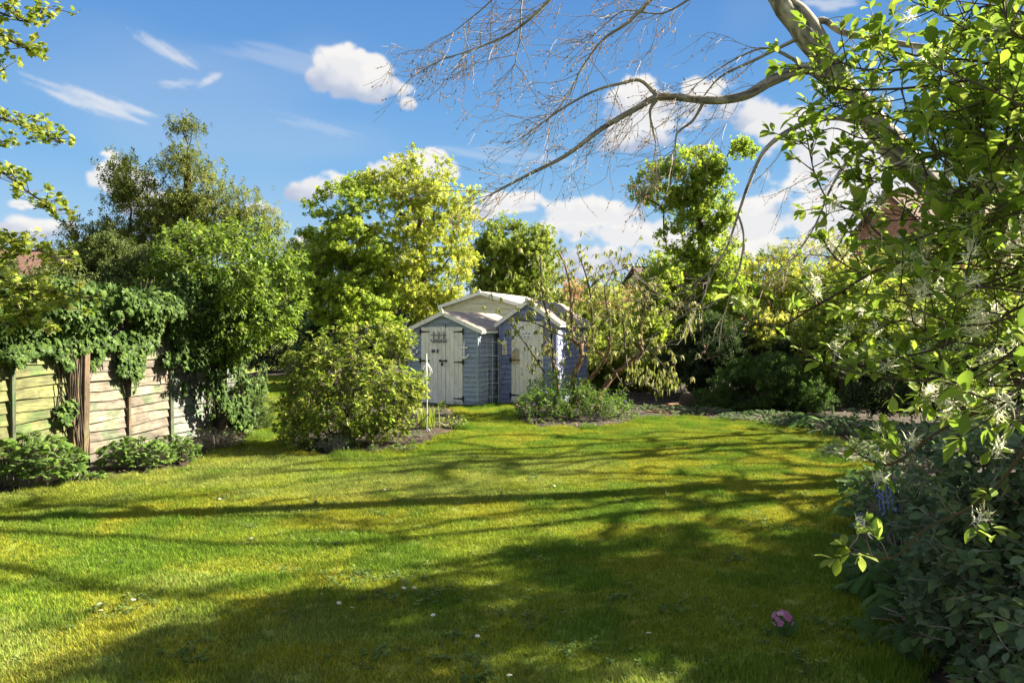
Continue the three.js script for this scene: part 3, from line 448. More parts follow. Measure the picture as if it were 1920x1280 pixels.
// things hung on the sheds
const onShed = (s, x, y, z) => s.localToWorld(V(x, y, z)); shed1.updateMatrixWorld(true); shed2.updateMatrixWorld(true);
{
  const ring = thing('life_ring', 'small white and navy life ring hung beside the left door', 'life ring', onShed(shed1, 0.155, 1.19, 0.045), SHED_TURN);
  part(ring, 'ring', new THREE.TorusGeometry(0.068, 0.025, 10, 28), M.whitePaint);
  for (let k = 0; k < 4; k++) part(ring, 'band', new THREE.TorusGeometry(0.068, 0.0265, 10, 5, 0.42).rotateZ(k * Math.PI / 2 + 0.55), M.navy);
  part(ring, 'cord', tube([V(-0.012, 0.09, 0), V(0, 0.22, -0.015), V(0.012, 0.09, 0)], 0.004, 5), M.twig);
  const anchor = (p, s, label, mat, grp) => { const a = thing('anchor_ornament', label, 'ornament', p, SHED_TURN, grp); part(a, 'shank', box(0.034 * s, 0.3 * s, 0.014, 0, 0, 0), mat); part(a, 'stock', box(0.17 * s, 0.034 * s, 0.016, 0, 0.085 * s, 0.001), mat); part(a, 'arms', tube(Array.from({ length: 13 }, (_, i) => { const t = Math.PI * (1.08 + 0.84 * i / 12); return V(Math.cos(t) * 0.115 * s, -0.03 * s + Math.sin(t) * 0.12 * s, 0.002); }), taper(13, 0.021 * s, 0.021 * s), 6), mat); part(a, 'ring', new THREE.TorusGeometry(0.026 * s, 0.008 * s, 6, 14).translate(0, 0.17 * s, 0.002), mat); return a; };
  anchor(onShed(shed1, 1.385, 1.2, 0.055), 1.0, 'white wooden anchor hung right of the double doors', M.whitePaint);
  for (let k = 0; k < 3; k++) anchor(onShed(shed1, 0.645 + k * 0.125, 1.5, 0.05), 0.66, ['small grey anchor on the white door, leftmost of three', 'small grey anchor on the white door, middle of three', 'small grey anchor on the white door, rightmost of three'][k], M.ornament, 'row of three anchors on the shed door');
  const plaque = thing('door_plaque', 'little grey plaque under the three anchors, wider one', 'plaque', onShed(shed1, 0.63, 1.2, 0.04), SHED_TURN); part(plaque, 'board', box(0.09, 0.075, 0.012), M.ornament); part(plaque, 'motif', box(0.05, 0.03, 0.006, 0, -0.01, 0.01), M.stone);
  const plaque2 = thing('door_plaque', 'little grey plaque under the three anchors, narrow one', 'plaque', onShed(shed1, 0.735, 1.2, 0.04), SHED_TURN); part(plaque2, 'board', box(0.045, 0.085, 0.012), M.ornament); part(plaque2, 'motif', new THREE.SphereGeometry(0.016, 8, 6).scale(1, 1.3, 0.4).translate(0, 0, 0.009), M.stone);
  const th = thing('lighthouse_plaque', 'tall white and yellow house shaped plaque on violet boards', 'plaque', onShed(shed2, 0.135, 1.28, 0.035), SHED_TURN);
  part(th, 'board', extrude([[-0.055, -0.17], [0.055, -0.17], [0.042, 0.1], [0.07, 0.1], [0, 0.18], [-0.07, 0.1], [-0.042, 0.1]], 0.012, 0.002), M.whitePaint); for (let k = 0; k < 3; k++) part(th, 'panel', box(0.055, 0.055, 0.008, 0, -0.12 + k * 0.075, 0.018), k === 1 ? M.bamboo : M.yellow); part(th, 'ring', new THREE.TorusGeometry(0.016, 0.005, 6, 12).translate(0, 0.2, 0.005), M.whitePaint);
  const sg = thing('door_sign', 'white and blue picture sign on the single shed door', 'sign', onShed(shed2, 0.66, 1.56, 0.035), SHED_TURN); part(sg, 'board', extrude([[-0.12, -0.085], [0.12, -0.085], [0.12, 0.05], [0.08, 0.085], [0.03, 0.06], [-0.03, 0.09], [-0.09, 0.07], [-0.12, 0.05]], 0.012, 0.002), M.whitePaint);
  for (const [x, y] of [[-0.07, 0.02], [0.0, 0.035], [0.07, 0.02], [-0.03, -0.05], [0.05, -0.05]]) part(sg, 'motif', new THREE.SphereGeometry(0.022, 8, 6).scale(1.2, 0.8, 0.25).translate(x, y, 0.016), M.blue[1]);
  const ch = thing('wind_chime', 'hanging bamboo wind chime on the single shed door', 'wind chime', onShed(shed2, 0.4, 1.2, 0.06), SHED_TURN); part(ch, 'rail', tube([V(-0.08, 0, 0), V(0.09, 0.004, 0)], 0.006, 6), M.bamboo);
  for (let k = 0; k < 5; k++) part(ch, 'tube', tube([V(-0.07 + k * 0.036, -0.012, 0), V(-0.07 + k * 0.036, -0.2 - 0.05 * Math.abs(k - 2) - (k % 2) * 0.06, 0)], 0.008, 7), M.bamboo);
  // wire mesh and bare climber between the sheds
  const mesh = thing('wire_trellis', 'white wire trellis standing in the gap between the sheds', 'trellis', V(-0.7, 0, -16.85), SHED_TURN + 0.1);
  for (let k = 0; k < 4; k++) part(mesh, 'upright_wire', tube([V(0.02 + k * 0.13, 0.02, 0), V(0.03 + k * 0.128, 0.7, 0.01), V(0.015 + k * 0.13, 1.5, 0)], 0.0035, 5), M.wire);
  for (let k = 0; k < 5; k++) part(mesh, 'cross_wire', tube([V(0, 0.2 + k * 0.3, 0.006), V(0.44, 0.195 + k * 0.3, 0.006)], 0.003, 5), M.wire);
  const cl = thing('bare_climber', 'bare pale climber stems rising between the sheds', 'climber', onGround(V(-0.5, 0, -16.95))); const r = rng(8), st = []; for (let k = 0; k < 7; k++) { const a = V((k - 3) * 0.03, 0, 0), pts = [a]; for (let j = 1; j < 7; j++) pts.push(V(a.x + (k - 3) * 0.02 * j + gauss(r) * 0.02, j * (0.14 + r() * 0.05), gauss(r) * 0.02)); st.push(tube(pts, taper(7, 0.008, 0.003), 5)); } part(cl, 'stems', merge(st), M.bark); const rr = rng(9); foliage(cl, 'leaves', Leaf.oval, M.leaf, Array.from({ length: 26 }, () => ({ m: basis(V(-0.5 + gauss(rr) * 0.15, 0.2 + rr() * 0.9, -16.93 + gauss(rr) * 0.04), rdir(rr), rdir(rr).add(Y), 0.06), c: rgb(0.12, 0.16, 0.07) })));
  const can = thing('watering_can', 'dark teal watering can in the gap between sheds', 'watering can', onGround(V(-0.42, 0, -17.4)), 0.4); part(can, 'body', new THREE.LatheGeometry([[0, 0], [0.12, 0], [0.125, 0.02], [0.11, 0.24], [0.08, 0.27], [0, 0.27]].map(([a, b]) => new THREE.Vector2(a, b)), 20), M.teal); part(can, 'spout', tube([V(0.1, 0.06, 0), V(0.2, 0.18, 0), V(0.29, 0.33, 0)], [0.025, 0.017, 0.014], 8), M.teal); part(can, 'handle', tube(smooth([V(-0.1, 0.08, 0), V(-0.2, 0.2, 0), V(-0.12, 0.34, 0), V(0.04, 0.28, 0)], 5), 0.012, 8), M.teal);
}

// ------------------------------------------------------------------ fence
const FA = V(-5.15, 0, -8.93), FDIR = V(0.146, 0, -1).normalize();
const fenceAt = (s, y = 0) => FA.clone().add(FDIR.clone().multiplyScalar(s)).setY(y);
const FACE = V(FDIR.z * -1, 0, FDIR.x);                          // faces the lawn
const FTURN = Math.atan2(FACE.x, FACE.z);
function waneyBoard(seed, len, h) {
  const r = rng(seed), n = 22, pos = [], uv = [], idx = [], amp = 0.007 + r() * 0.01, ph = r() * 9, f = 2 + r() * 3;
  for (let i = 0; i <= n; i++) { const x = len * i / n, lo = amp * Math.sin(x * f + ph) + 0.02 * (fbm(x * 2.5 + seed * 3, 1, 1, 3) - 0.5), up = h + 0.012 * (fbm(x * 2 + seed, 5, 1, 2) - 0.5), bow = 0.006 * Math.sin(x * 3.1 + ph * 2);
    for (const [y, z] of [[lo, 0.036 + bow], [up, 0.008 + bow], [up, 0.0], [lo, 0.02 + bow]]) { pos.push(x, y, z); uv.push(x * 0.7 + seed * 0.37, y + z * 2 + seed * 0.21); } }
  for (let i = 0; i < n; i++) for (let k = 0; k < 4; k++) { const a = i * 4 + k, b = i * 4 + (k + 1) % 4; idx.push(a, a + 4, b, b, a + 4, b + 4); }
  idx.push(0, 1, 2, 0, 2, 3, n * 4, n * 4 + 2, n * 4 + 1, n * 4, n * 4 + 3, n * 4 + 2);
  let g = new THREE.BufferGeometry(); g.setAttribute('position', new THREE.Float32BufferAttribute(pos, 3)); g.setAttribute('uv', new THREE.Float32BufferAttribute(uv, 2)); g.setIndex(idx); g = g.toNonIndexed(); g.computeVertexNormals(); return g;
}
function fencePanel(s0, s1, label, mats, batMat, battens, seed, y0 = 0.06) {
  const L = s1 - s0, f = thing('garden_fence', label, 'fence', fenceAt(s0), FTURN + Math.PI, 'overlap fence panels'), r = rng(seed), top = 1.8, h = 0.122;
  // local x runs along the fence away from the viewer after the turn
  f.rotation.y = Math.atan2(-FDIR.z, FDIR.x); const nx = V(1, 0, 0).applyAxisAngle(Y, f.rotation.y); void nx;
  for (let k = 0; k < Math.floor((top - y0) / h); k++) { const g = waneyBoard(seed * 40 + k, L - 0.01, h + 0.02); g.rotateX((r() - 0.5) * 0.03); g.translate(0, y0 + k * h, 0); part(f, 'board', g, mats[Math.floor(r() * mats.length)]); }
  for (const b of battens) part(f, 'batten', box(0.045, top - y0 + 0.02, 0.03, b * L, (top + y0) / 2, 0.056), batMat);
  part(f, 'top_rail', box(L, 0.04, 0.06, L / 2, top + 0.02, 0.02), batMat);
  return f;
}
function fencePost(s, label, mat, w = 0.09, h = 1.95, lean = 0, off = 0) { const p = thing('fence_post', label, 'fence post', fenceAt(s).add(FACE.clone().multiplyScalar(off)), Math.atan2(-FDIR.z, FDIR.x), 'fence posts'); const g = box(w, h, w, 0, h / 2 - 0.02, 0.02); g.rotateX(lean); part(p, 'shaft', g, mat); part(p, 'cap', new THREE.ConeGeometry(w * 0.75, 0.04, 4).rotateY(Math.PI / 4).translate(0, h - 0.0, 0.02), mat); }
fencePanel(-2.05, -0.15, 'green stained overlap fence panel at the left edge', M.fenceGreen, M.postGreen, [0.02, 0.56], 3);
fencePanel(0.06, 1.82, 'bare brown wavy edged fence panel below the hanging ivy', M.fenceBrown, M.post, [0.48], 5);
fencePanel(1.9, 3.72, 'grey green fence panel half hidden under the dense ivy', M.fenceGrey, M.postGreen, [0.5], 7);
fencePanel(-4.1, -2.15, 'green fence panel running on out of frame', M.fenceGreen, M.postGreen, [0.5], 13);
fencePost(-0.1, 'brown fence post beside the green panel', M.post, 0.1, 1.9, 0.01, 0.02);
fencePost(0.02, 'split brown fence post leading the bare panel', M.post, 0.085, 1.5, 0.02, 0.06);
fencePost(1.86, 'thin greenish post between brown and grey panels', M.postGreen, 0.07);
fencePost(3.78, 'fence post buried in ivy', M.post);

// ------------------------------------------------------------------ ivy on the fence
const ivyCols = [rgb(0.028, 0.06, 0.01), rgb(0.04, 0.078, 0.013), rgb(0.055, 0.1, 0.018), rgb(0.022, 0.045, 0.009), rgb(0.075, 0.12, 0.025)];
{
  const r = rng(21), t = thing('ivy', 'dark ivy draped over the fence and hanging down its boards', 'ivy', fenceAt(-0.3), 0), spots = [], stems = [];
  const low = (s) => { let y = s < -0.5 ? 1.5 : s < 0.2 ? 1.38 : s < 1.4 ? 1.24 : lerp(1.2, 0.5, clamp((s - 1.4) / 0.9)); y += (fbm(s * 3, 7, 2, 2) - 0.5) * 0.7 + (fbm(s * 9, 3, 2, 2) - 0.5) * 0.4; if (s > -0.75 && s < 0.2) y = Math.min(y, 0.4 + 1.7 * Math.abs(s + 0.2)); if (Math.abs(s - 0.86) < 0.24) y = Math.min(y, 0.75 + 2.4 * Math.abs(s - 0.86)); if (s > 2.0) y = Math.min(y, 1.0 - (s - 2.0) * 0.9 + (fbm(s * 5, 1, 1, 2) - 0.5) * 0.5); return Math.max(0.02, y); };
  const add = (p, face, size) => spots.push({ m: basis(p, V(gauss(r) * 0.5, -0.75 + gauss(r) * 0.5, gauss(r) * 0.5), face.clone().add(rdir(r).multiplyScalar(0.55)), size), c: pick(ivyCols, r, 0.2) });
  for (let i = 0; i < 17000; i++) {
    const s = -2.6 + r() * 6.6, lo = low(s), hi = 2.05 + 0.3 * fbm(s * 1.6, 3, 3, 2) + (s > 1.6 ? 0.35 : 0), y = lerp(lo, hi, r()), over = sstep(1.55, 1.95, y);
    const thick = 0.06 + 0.3 * over + (s > 2 ? 0.3 * sstep(2, 2.6, s) : 0) + 0.08 * fbm(s * 4, y * 4, 1, 2), edge = r() < 0.25 ? r() : 0.75 + 0.25 * r();
    if (fbm(s * 4, y * 4, 4, 2) < (y < 1.45 && s < 2 ? 0.52 : 0.4)) continue;
    add(fenceAt(s, y).add(FACE.clone().multiplyScalar(0.05 + thick * edge * (1 - 0.4 * sstep(1.9, 2.4, y)))), FACE.clone().multiplyScalar(1 - 0.4 * over).add(V(0, 0.3 + over * 0.9, 0)), 0.05 + r() * 0.045);
  }
  for (let i = 0; i < 2600; i++) { const s = -2.4 + r() * 6; add(fenceAt(s, 1.85 + r() * 0.4).add(FACE.clone().multiplyScalar(-0.5 + r() * 0.8)), V(gauss(r), 1, gauss(r)), 0.06 + r() * 0.04); }
  for (let k = 0; k < 46; k++) { let s = -0.5 + r() * 3.6, y = low(s) + 0.02; const pts = []; for (let j = 0; j < 7; j++) { pts.push(fenceAt(s, y).add(FACE.clone().multiplyScalar(0.05 + 0.012 * r()))); s += gauss(r) * 0.06; y += 0.1 + r() * 0.12; } stems.push(tube(smooth(pts, 2), 0.004 + r() * 0.005, 4)); }
  for (let k = 0; k < 5; k++) { const s = -0.12 + k * 0.05, pts = []; for (let j = 0; j < 8; j++) pts.push(fenceAt(s + gauss(r) * 0.04 - j * 0.02, 0.02 + j * 0.22).add(FACE.clone().multiplyScalar(0.11 + 0.02 * r()))); stems.push(tube(smooth(pts, 2), 0.011, 5)); }
  part(t, 'stems', shift(merge(stems), t.position), M.bark);
  foliage(t, 'leaves', Leaf.ivy, M.gloss, spots, 300, mats3(M.gloss, ivyCols));
}
{ // the rounded bush at the fence's end
  const r = rng(22), lobes = lobePx([[445, 520, 11.6, 118, 95, 0.9], [380, 500, 11.9, 90, 80, 0.8], [500, 560, 11.6, 62, 80, 0.7], [340, 560, 11.7, 80, 80, 0.7], [420, 625, 11.9, 66, 60, 0.6], [535, 550, 11.7, 32, 38, 0.4]]), base = onGround(fenceAt(3.1).add(FACE.clone().multiplyScalar(0.1)));
  const t = thing('rounded_bush', 'rounded glossy green bush bulging over the fence end', 'bush', base), centre = P(420, 560, 12), tips = inLobes(lobes, 2400, r, 0.62).filter((p) => fbm(p.x * 2.1, p.y * 2.6, p.z * 2.1 + 4, 2) > 0.41);
  const s = limbs([base, base.clone().lerp(centre, 0.5), centre], 0.09, inLobes(lobes, 90, r, 0.5), r, { tip: 0.006 });
  part(t, 'trunk', shift(s.trunk, base), M.bark); part(t, 'branches', shift(s.branches, base), M.bark);
  const cols = [rgb(0.085, 0.15, 0.012), rgb(0.11, 0.18, 0.014), rgb(0.06, 0.11, 0.01), rgb(0.17, 0.23, 0.022)], w = twigLeaves(tips, centre, 8, 0.13, 0.075, cols, r, { leafUp: -0.25, away: 1 });
  part(t, 'twigs', shift(w.twigs, base), M.twig); foliage(t, 'leaves', Leaf.oval, M.gloss, w.leaves, 250, mats3(M.gloss, cols));
}
{ // clipped little shrub beside the gap
  const r = rng(23), lobes = lobePx([[478, 772, 12.6, 30, 36, 0.3], [455, 760, 12.5, 30, 40, 0.3], [440, 790, 12.3, 26, 30, 0.26]]), base = Gh(462, 812), centre = P(466, 780, 12.5), t = thing('clipped_shrub', 'small dark clipped shrub at the foot of the ivy', 'shrub', base), tips = inLobes(lobes, 420, r, 0.75);
  const s = limbs([base, base.clone().lerp(centre, 0.6), centre], 0.03, tips.slice(0, 60), r, { tip: 0.003 }); part(t, 'stem', shift(s.trunk, base), M.bark); part(t, 'branches', shift(s.branches, base), M.bark);
  foliage(t, 'leaves', Sprig.fine, M.leaf, sprays(tips, centre, 4, 0.05, 0.09, [rgb(0.05, 0.085, 0.02), rgb(0.075, 0.115, 0.025)], r));
}
// ------------------------------------------------------------------ shrubs and trees behind the fence
makeTree('evergreen_tree', 'tall pointed olive green evergreen behind the ivy fence', 'tree', { seed: 31, base: P(345, 620, 14.5).setY(0), radius: 0.16, trunk: [P(345, 620, 14.5).setY(0), P(350, 560, 14.5), P(352, 420, 14.5), P(350, 290, 14.5)], lobes: [[352, 262, 14.5, 22, 38, 0.3], [350, 320, 14.5, 52, 44, 0.6], [300, 375, 14.5, 76, 46, 0.8], [400, 385, 14.5, 80, 48, 0.8], [350, 440, 14.5, 130, 60, 1], [470, 440, 14.4, 60, 45, 0.6], [230, 345, 14.6, 26, 50, 0.4], [250, 460, 14.5, 95, 60, 0.9], [180, 470, 14.5, 55, 60, 0.7]], clumps: 620, per: 8, clumpR: 0.22, size: 0.14, sprig: Sprig.dense, cols: [rgb(0.08, 0.1, 0.018), rgb(0.1, 0.125, 0.022), rgb(0.055, 0.075, 0.016), rgb(0.15, 0.16, 0.035)], inner: 0.1, cut: 0.36, gap: 1.8, up: 0.9, limb: { tip: 0.005 }, every: 3, mat: M.gloss, bark: M.darkBark });
makeTree('hedge_shrub', 'dense dark shrub filling the space above the ivy', 'shrub', { seed: 32, base: P(190, 620, 12).setY(0), radius: 0.07, lobes: [[190, 520, 12, 110, 70, 0.7], [70, 545, 11, 100, 66, 0.6], [290, 540, 12.6, 90, 70, 0.7], [-60, 540, 11, 80, 70, 0.6]], clumps: 260, per: 20, clumpR: 0.2, size: 0.15, sprig: Sprig.dense, cols: [rgb(0.05, 0.075, 0.02), rgb(0.08, 0.1, 0.03)], every: 4, mat: M.gloss, bark: M.darkBark });
{ // branches of a tree that stands beyond the left edge
  const r = rng(33), base = V(-6.9, 0, -5.4), t = thing('field_maple', 'fresh yellow green branches reaching in at the left edge', 'tree', base), lv = [], tw = [], cols = [rgb(0.16, 0.2, 0.02), rgb(0.19, 0.225, 0.026), rgb(0.12, 0.17, 0.018), rgb(0.22, 0.24, 0.045)];
  part(t, 'trunk', shift(tube(smooth([base, V(-6.8, 1.6, -5.5), V(-6.9, 3.2, -5.6), V(-6.7, 5.2, -5.7)], 5), taper(16, 0.16, 0.05), 9), base), M.bark);
  const runs = [[[-330, 160], [-120, 60], [-20, 20], [50, 40], [92, 12]], [[-120, 60], [-30, 50], [25, 80], [72, 102]], [[-300, 250], [-120, 205], [0, 221], [50, 238], [92, 256], [114, 270]], [[-120, 205], [-30, 270], [20, 262]], [[-300, 330], [-100, 290], [0, 322], [40, 352], [92, 388], [98, 402]], [[-300, 520], [-120, 470], [0, 485], [70, 470], [128, 498]], [[-300, 560], [-100, 520], [20, 540], [90, 545], [150, 560]], [[-100, 520], [0, 560], [52, 590], [92, 628]], [[-300, 480], [-150, 440], [-20, 452], [50, 455]], [[-120, 205], [-60, 150], [10, 130]], [[-150, 540], [-60, 590], [20, 610]], [[-120, 470], [0, 520], [70, 560], [130, 580]]];
  runs.forEach((run, k) => {
    const d = 5.7 + (k % 4) * 0.22, pts = smooth(run.map(([x, y], i) => P(x, y, d + 0.08 * Math.sin(i * 2 + k))), 5), low = k === 5 || k === 6 || k === 7 || k === 8 || k > 9; tw.push(tube(pts, taper(pts.length, 0.017, 0.003), 5));
    for (let i = 2; i < pts.length; i++) for (let j = 0; j < (low ? 4 : 3); j++) { const p = pts[i].clone().lerp(pts[i - 1], r()), e = p.clone().add(V(gauss(r) * 0.12, gauss(r) * 0.07 + 0.03, gauss(r) * 0.13)); tw.push(tube([p, e], [0.004, 0.002], 3)); const tone = pick(cols, r, 0.1); for (let q = 0; q < (low ? 6 : 5); q++) lv.push({ m: basis(e.clone().add(rdir(r).multiplyScalar(0.022)), rdir(r).add(V(0, -0.1, 0)), rdir(r).multiplyScalar(0.5).add(Y), 0.03 + r() * 0.03), c: tone.clone().multiplyScalar(0.85 + r() * 0.3) }); }
  });
  part(t, 'branches', shift(merge(tw), base), M.darkBark); foliage(t, 'leaves', Leaf.maple, M.leaf, lv, 300, mats3(M.leaf, cols));
  const up = rng(34), tips = []; for (let i = 0; i < 60; i++) tips.push(V(-7.2 + gauss(up) * 0.8, 4 + gauss(up) * 1.4, -6 + gauss(up) * 0.9)); foliage(t, 'crown', Sprig.maple, M.leaf, sprays(tips, V(-7, 3, -6), 14, 0.25, 0.16, cols, up)); t.userData.group = undefined; delete t.userData.group;
}
// ------------------------------------------------------------------ low plants along the fence
function lowPlant(name, label, px, py, n, w, h, size, cols, leaf, seed, single, depth = w * 0.55, group) {
  const r = rng(seed), base = Gh(px, py), t = thing(name, label, 'plant', base, 0, group), st = [], lv = [];
  for (let i = 0; i < n; i++) { const a = r() * 6.28, q = Math.sqrt(r()), top = V(Math.cos(a) * q * w, h * (0.35 + 0.65 * r()) * (1 - 0.45 * q * q), Math.sin(a) * q * depth), foot = V(top.x * 0.4, 0, top.z * 0.4); st.push(tube([foot, foot.clone().lerp(top, 0.6).add(V(0, h * 0.12, 0)), top], 0.003, 3, false)); lv.push({ m: basis(top.clone().add(base), V(top.x + gauss(r) * 0.3, -0.08 + gauss(r) * 0.3, top.z + gauss(r) * 0.3 + 0.08), V(gauss(r) * 0.7 + 0.2, 1, gauss(r) * 0.7 + 0.35), size * (0.6 + r() * 0.7)), c: pick(cols, r, 0.2) }); }
  part(t, 'stems', merge(st), M.twig); foliage(t, 'leaves', leaf, M.leaf, lv, single, mats3(M.leaf, cols));
  return t;
}
const gerCols = [rgb(0.075, 0.14, 0.018), rgb(0.1, 0.165, 0.022), rgb(0.055, 0.105, 0.014)];
lowPlant('broad_leaf_plant', 'clump of broad green leaves below the green fence panel', 45, 912, 620, 0.6, 0.62, 0.08, gerCols, Leaf.maple, 41, 130);
lowPlant('broad_leaf_plant', 'low leafy clump in front of the brown fence panel', 255, 880, 560, 0.45, 0.42, 0.055, gerCols, Leaf.maple, 42, 110, 0.25);
lowPlant('broad_leaf_plant', 'smaller leafy clump below the grey green panel', 325, 868, 360, 0.32, 0.38, 0.05, gerCols, Leaf.maple, 43, 60, 0.22);
lowPlant('edging_plant', 'sprawling weedy plant at the foot of the brown post', 130, 902, 120, 0.4, 0.16, 0.05, gerCols, Leaf.ivy, 44, 30, 0.18);
lowPlant('edging_plant', 'pale brownish ground plant where ivy meets the lawn', 405, 842, 190, 0.42, 0.34, 0.055, [rgb(0.16, 0.13, 0.06), rgb(0.12, 0.13, 0.04), rgb(0.09, 0.12, 0.03)], Leaf.oval, 45, 30, 0.3);

// ------------------------------------------------------------------ the bush in the middle bed
const bushCols = [rgb(0.12, 0.18, 0.016), rgb(0.16, 0.22, 0.02), rgb(0.21, 0.26, 0.028), rgb(0.075, 0.13, 0.012), rgb(0.3, 0.31, 0.07)];
{
  const r = rng(51), lobes = lobePx([[655, 750, 10.9, 108, 84, 0.8], [612, 770, 10.8, 78, 72, 0.6], [712, 745, 11, 72, 86, 0.6], [692, 664, 11.1, 56, 48, 0.45], [625, 682, 11, 48, 54, 0.4], [575, 720, 10.8, 42, 42, 0.35], [742, 660, 11.2, 26, 40, 0.25], [785, 768, 11, 38, 36, 0.28], [540, 688, 10.8, 18, 14, 0.14], [578, 812, 10.5, 44, 30, 0.35]]), base = Gh(660, 828), centre = P(660, 770, 11);
  const t = thing('leafy_bush', 'large leafy bush with pale new tips in front of the sheds', 'bush', base), tips = inLobes(lobes, 2300, r, 0.45).filter((p) => fbm(p.x * 2.4, p.y * 3, p.z * 2.4, 2) > 0.42);
  const s = limbs([base, base.clone().lerp(centre, 0.6), centre], 0.05, inLobes(lobes, 190, r, 0.5), r, { tip: 0.005, from: 0 }); part(t, 'stem', shift(s.trunk, base), M.bark); part(t, 'branches', shift(s.branches, base), M.bark);
  const w = twigLeaves(tips, centre, 8, 0.17, 0.075, bushCols, r, { whorl: true, splay: 1.2, up: 0.7 }); part(t, 'twigs', shift(w.twigs, base), M.twig); foliage(t, 'leaves', Leaf.obovate, M.gloss, w.leaves, 300, mats3(M.gloss, bushCols));
  const buds = []; for (const p of tips) if (r() < 0.22 && p.y > 0.7) buds.push({ m: basis(p.clone().add(V(gauss(r) * 0.03, 0.1, gauss(r) * 0.03)), V(gauss(r) * 0.3, 1, gauss(r) * 0.3), V(0, 0, 1), 0.05 + 0.03 * r()), c: pick([rgb(0.45, 0.42, 0.18), rgb(0.5, 0.42, 0.25)], r) }); foliage(t, 'buds', Sprig.fine, M.leaf, buds);
}
lowPlant('blue_green_plant', 'blue green leafy plant at the foot of the large bush', 625, 848, 120, 0.24, 0.3, 0.05, [rgb(0.06, 0.11, 0.06), rgb(0.09, 0.15, 0.08)], Leaf.oval, 52, 20, 0.2);
lowPlant('edging_plant', 'low leafy edging plant at the tip of the bed', 845, 803, 150, 0.3, 0.2, 0.05, bushCols, Leaf.oval, 53, 20, 0.2);
lowPlant('edging_plant', 'small green tuft on the front edge of the bed', 755, 845, 80, 0.22, 0.12, 0.04, gerCols, Leaf.oval, 54, 10, 0.12);
{
  const r = rng(55), base = Gh(800, 806), t = thing('sword_leaf_clump', 'clump of lime green sword shaped leaves beside the bush', 'plant', base), cols = [rgb(0.22, 0.27, 0.035), rgb(0.17, 0.23, 0.03)], mm = mats3(M.leaf, cols);
  const bl = [0, 1, 2].map((k) => { const pos = [], idx = []; for (let i = 0; i <= 6; i++) { const u = i / 6, w = 0.016 * (1 - u * u), x = (0.1 + k * 0.12) * u * u, y = u - (0.1 + k * 0.1) * u * u * u; pos.push(x, y, -w, x, y, w); if (i) { const a = i * 2 - 2; idx.push(a, a + 1, a + 2, a + 2, a + 1, a + 3); } } const g = new THREE.BufferGeometry(); g.setAttribute('position', new THREE.Float32BufferAttribute(pos, 3)); g.setIndex(idx); g.computeVertexNormals(); return tint(g, 1); });
  for (let i = 0; i < 110; i++) { const m = part(t, 'leaf', bl[i % 3], mm[i % 2]); m.position.set(gauss(r) * 0.16, 0, gauss(r) * 0.12); m.rotation.set((r() - 0.5) * 0.3, r() * 6.28, (r() - 0.5) * 0.3); const s = 0.32 + r() * 0.2; m.scale.set(s, s, s); }
}
{ // wire ornament on a stake
  const base = Gh(800, 812), t = thing('garden_stake', 'white wire balloon ornament on a stake beside the bush', 'ornament', base), top = P(800, 663, toPx(base)[2]).y - base.y, k = top / 1.24;
  part(t, 'stake', tube([V(0, 0, 0), V(0.006, 0.5 * k, 0), V(-0.002, 0.9 * k, 0)], 0.007, 6), M.wire); part(t, 'neck', tube([V(0, 1.08 * k, 0), V(-0.004, 1.17 * k, 0), V(0, 1.24 * k, 0)], [0.014, 0.01, 0.007], 6), M.wire);
  for (let i = 0; i < 8; i++) { const a = i / 8 * 6.283; part(t, 'wire', tube([0, 0.15, 0.35, 0.6, 0.8, 1].map((u) => { const q = 0.085 * Math.sin(Math.PI * Math.pow(u, 0.65)) + 0.006; return V(Math.cos(a) * q, (0.88 + 0.22 * u) * k, Math.sin(a) * q); }), 0.0035, 4), M.wire); }
  part(t, 'scroll', tube(smooth([V(0, 0.06, 0), V(0.03, 0.02, 0.02), V(0.05, 0.05, 0.03), V(0.03, 0.08, 0.02)], 4), 0.006, 5), M.wire);
}
